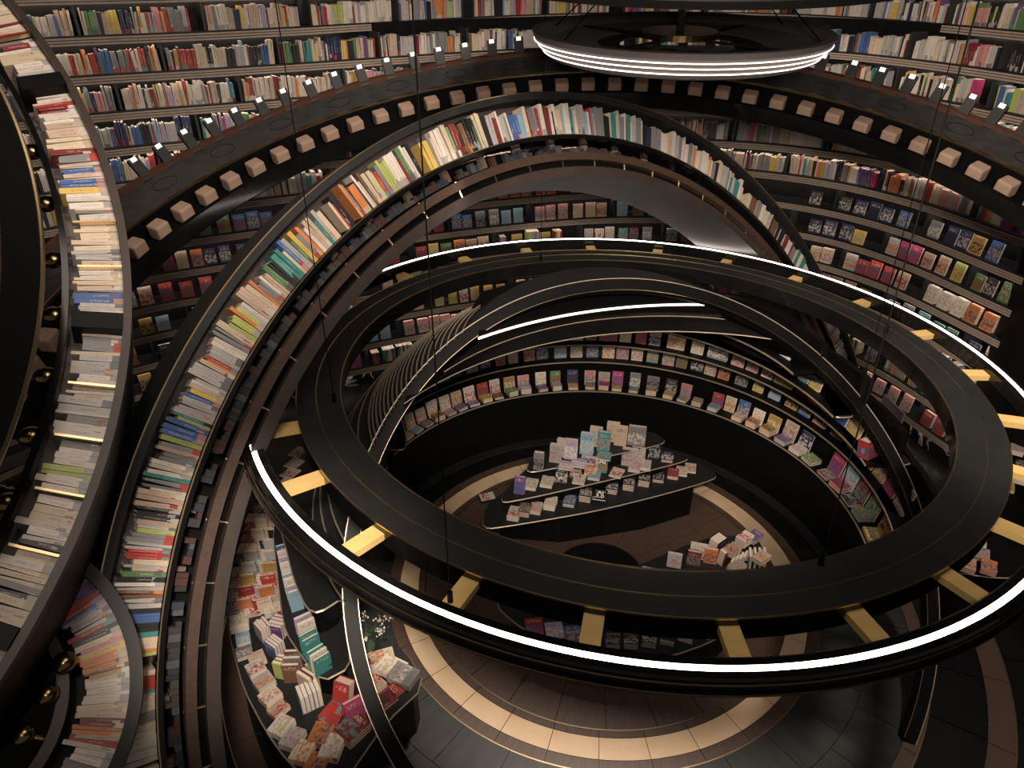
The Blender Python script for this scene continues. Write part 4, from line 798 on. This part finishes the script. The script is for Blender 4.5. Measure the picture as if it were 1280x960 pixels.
obj('dish_floor', sweep(lambda t: (DG.C, DG.rad(t), DG.n), ts, [(RD*.57, -.10), (RD*.40, -.11), (RD*.40, -.12), (RD*.57, -.12)], True), MT['char'], dish)
for j, (rr, zz) in enumerate([(.975, -.06), (.945, -.105), (.915, -.15)]): obj('led_line', tube([DG.P(t, RD*rr+.012, zz) for t in np.linspace(0, 360, 121)], .0055, 5), MT['led2'], dish, label='glowing rim line')
hub = DG.C+Zv*-.02
hb_ = obj('hub_disc', arc(DG, 0.02, .34, -.05, .0, 0, 360, 40), MT['bronze'], dish); obj('hub_spoke', join(box(DG.P(45, .5, -.06), (DG.rad(45), DG.tan(45), DG.n), (1.2, .03, .02)), box(DG.P(135, .5, -.06), (DG.rad(135), DG.tan(135), DG.n), (1.2, .03, .02)), box(DG.P(225, .5, -.06), (DG.rad(225), DG.tan(225), DG.n), (1.2, .03, .02)), box(DG.P(315, .5, -.06), (DG.rad(315), DG.tan(315), DG.n), (1.2, .03, .02))), MT['black'], hb_); obj('pole', tube([hub, hub+Zv*3.7], .035, 10), MT['gloss'], dish)
for t in (25, 75, 105, 155, 205, 335): obj('stay_wire', tube([DG.P(t, RD*.9, -.02), DG.C+Zv*.9+DG.rad(t)*.15], .006, 4), MT['cable'], dish)
r1_ = ray(855, -40); C2 = CAM+r1_/(r1_@FW)*6.2; U2 = Ring([0, 0, 0], unit([0, -.10, 1.]), 1, True); U2.C = C2
ud = thing('upper_dish', 'rim of a second wider black dish hanging above at the top edge', 'chandelier', C2); obj('dish_rim', arc(U2, 1.35, 1.9, -.05, 0, 0, 360, 100), MT['flatblack'], ud); obj('pole', tube([C2, C2+Zv*3.4], .04, 8), MT['gloss'], ud); obj('dish_floor', arc(U2, .03, 1.36, -.03, -.01, 0, 360, 60), MT['flatblack'], ud)

# ---------------------------------------------------------------- build the books: largest 300 of each kind singly, the rest packed
build_books({'paperback': 'all the smaller spine-out books filling the rest of the back bookcase', 'display_book': 'smaller display books tucked behind the rings on the lower bookcase rows',
 'hardcover': 'remaining small books along the far dim side of the arch rings', 'picture_book': 'picture books hidden behind the canopy on the display tiers', 'stacked_book': 'stacked books hidden at the display tier ends', 'book': 'books tucked out of sight on the tables'})
bpy.context.view_layer.update()
for lab, txt, sz, mm in (('black book titled AI 3.0 in white, centre table', 'AI\n3.0', .085, 'white'),):
    B = [b for b in BOOKS if b['l'] == lab][0]; uu = B['Z']; XX = np.cross(uu, Zv); words(txt, B['b']+uu*B['d'][2]/2+Zv*(B['d'][1]/2+.002), XX, uu, sz, B.get('o'))
for lab, txt, sz in (('cream book with red letters standing on the middle tier of the centre table', 'TR2\nTRE', .07), ('deep teal book standing on the middle tier of the centre table', 'AI', .09)):
    B = [b for b in BOOKS if b['l'] == lab][0]; words(txt, B['b']+B['Z']*B['d'][2]*.68-B['Y']*(B['d'][1]/2+.002), B['X'], B['Z'], sz, B.get('o'), MT['redink'] if txt[0] == 'T' else MT['white'])

for o in COL.objects:
    if o.get('label') and len(o['label'].split()) > 16: print('LONG', o['label'])
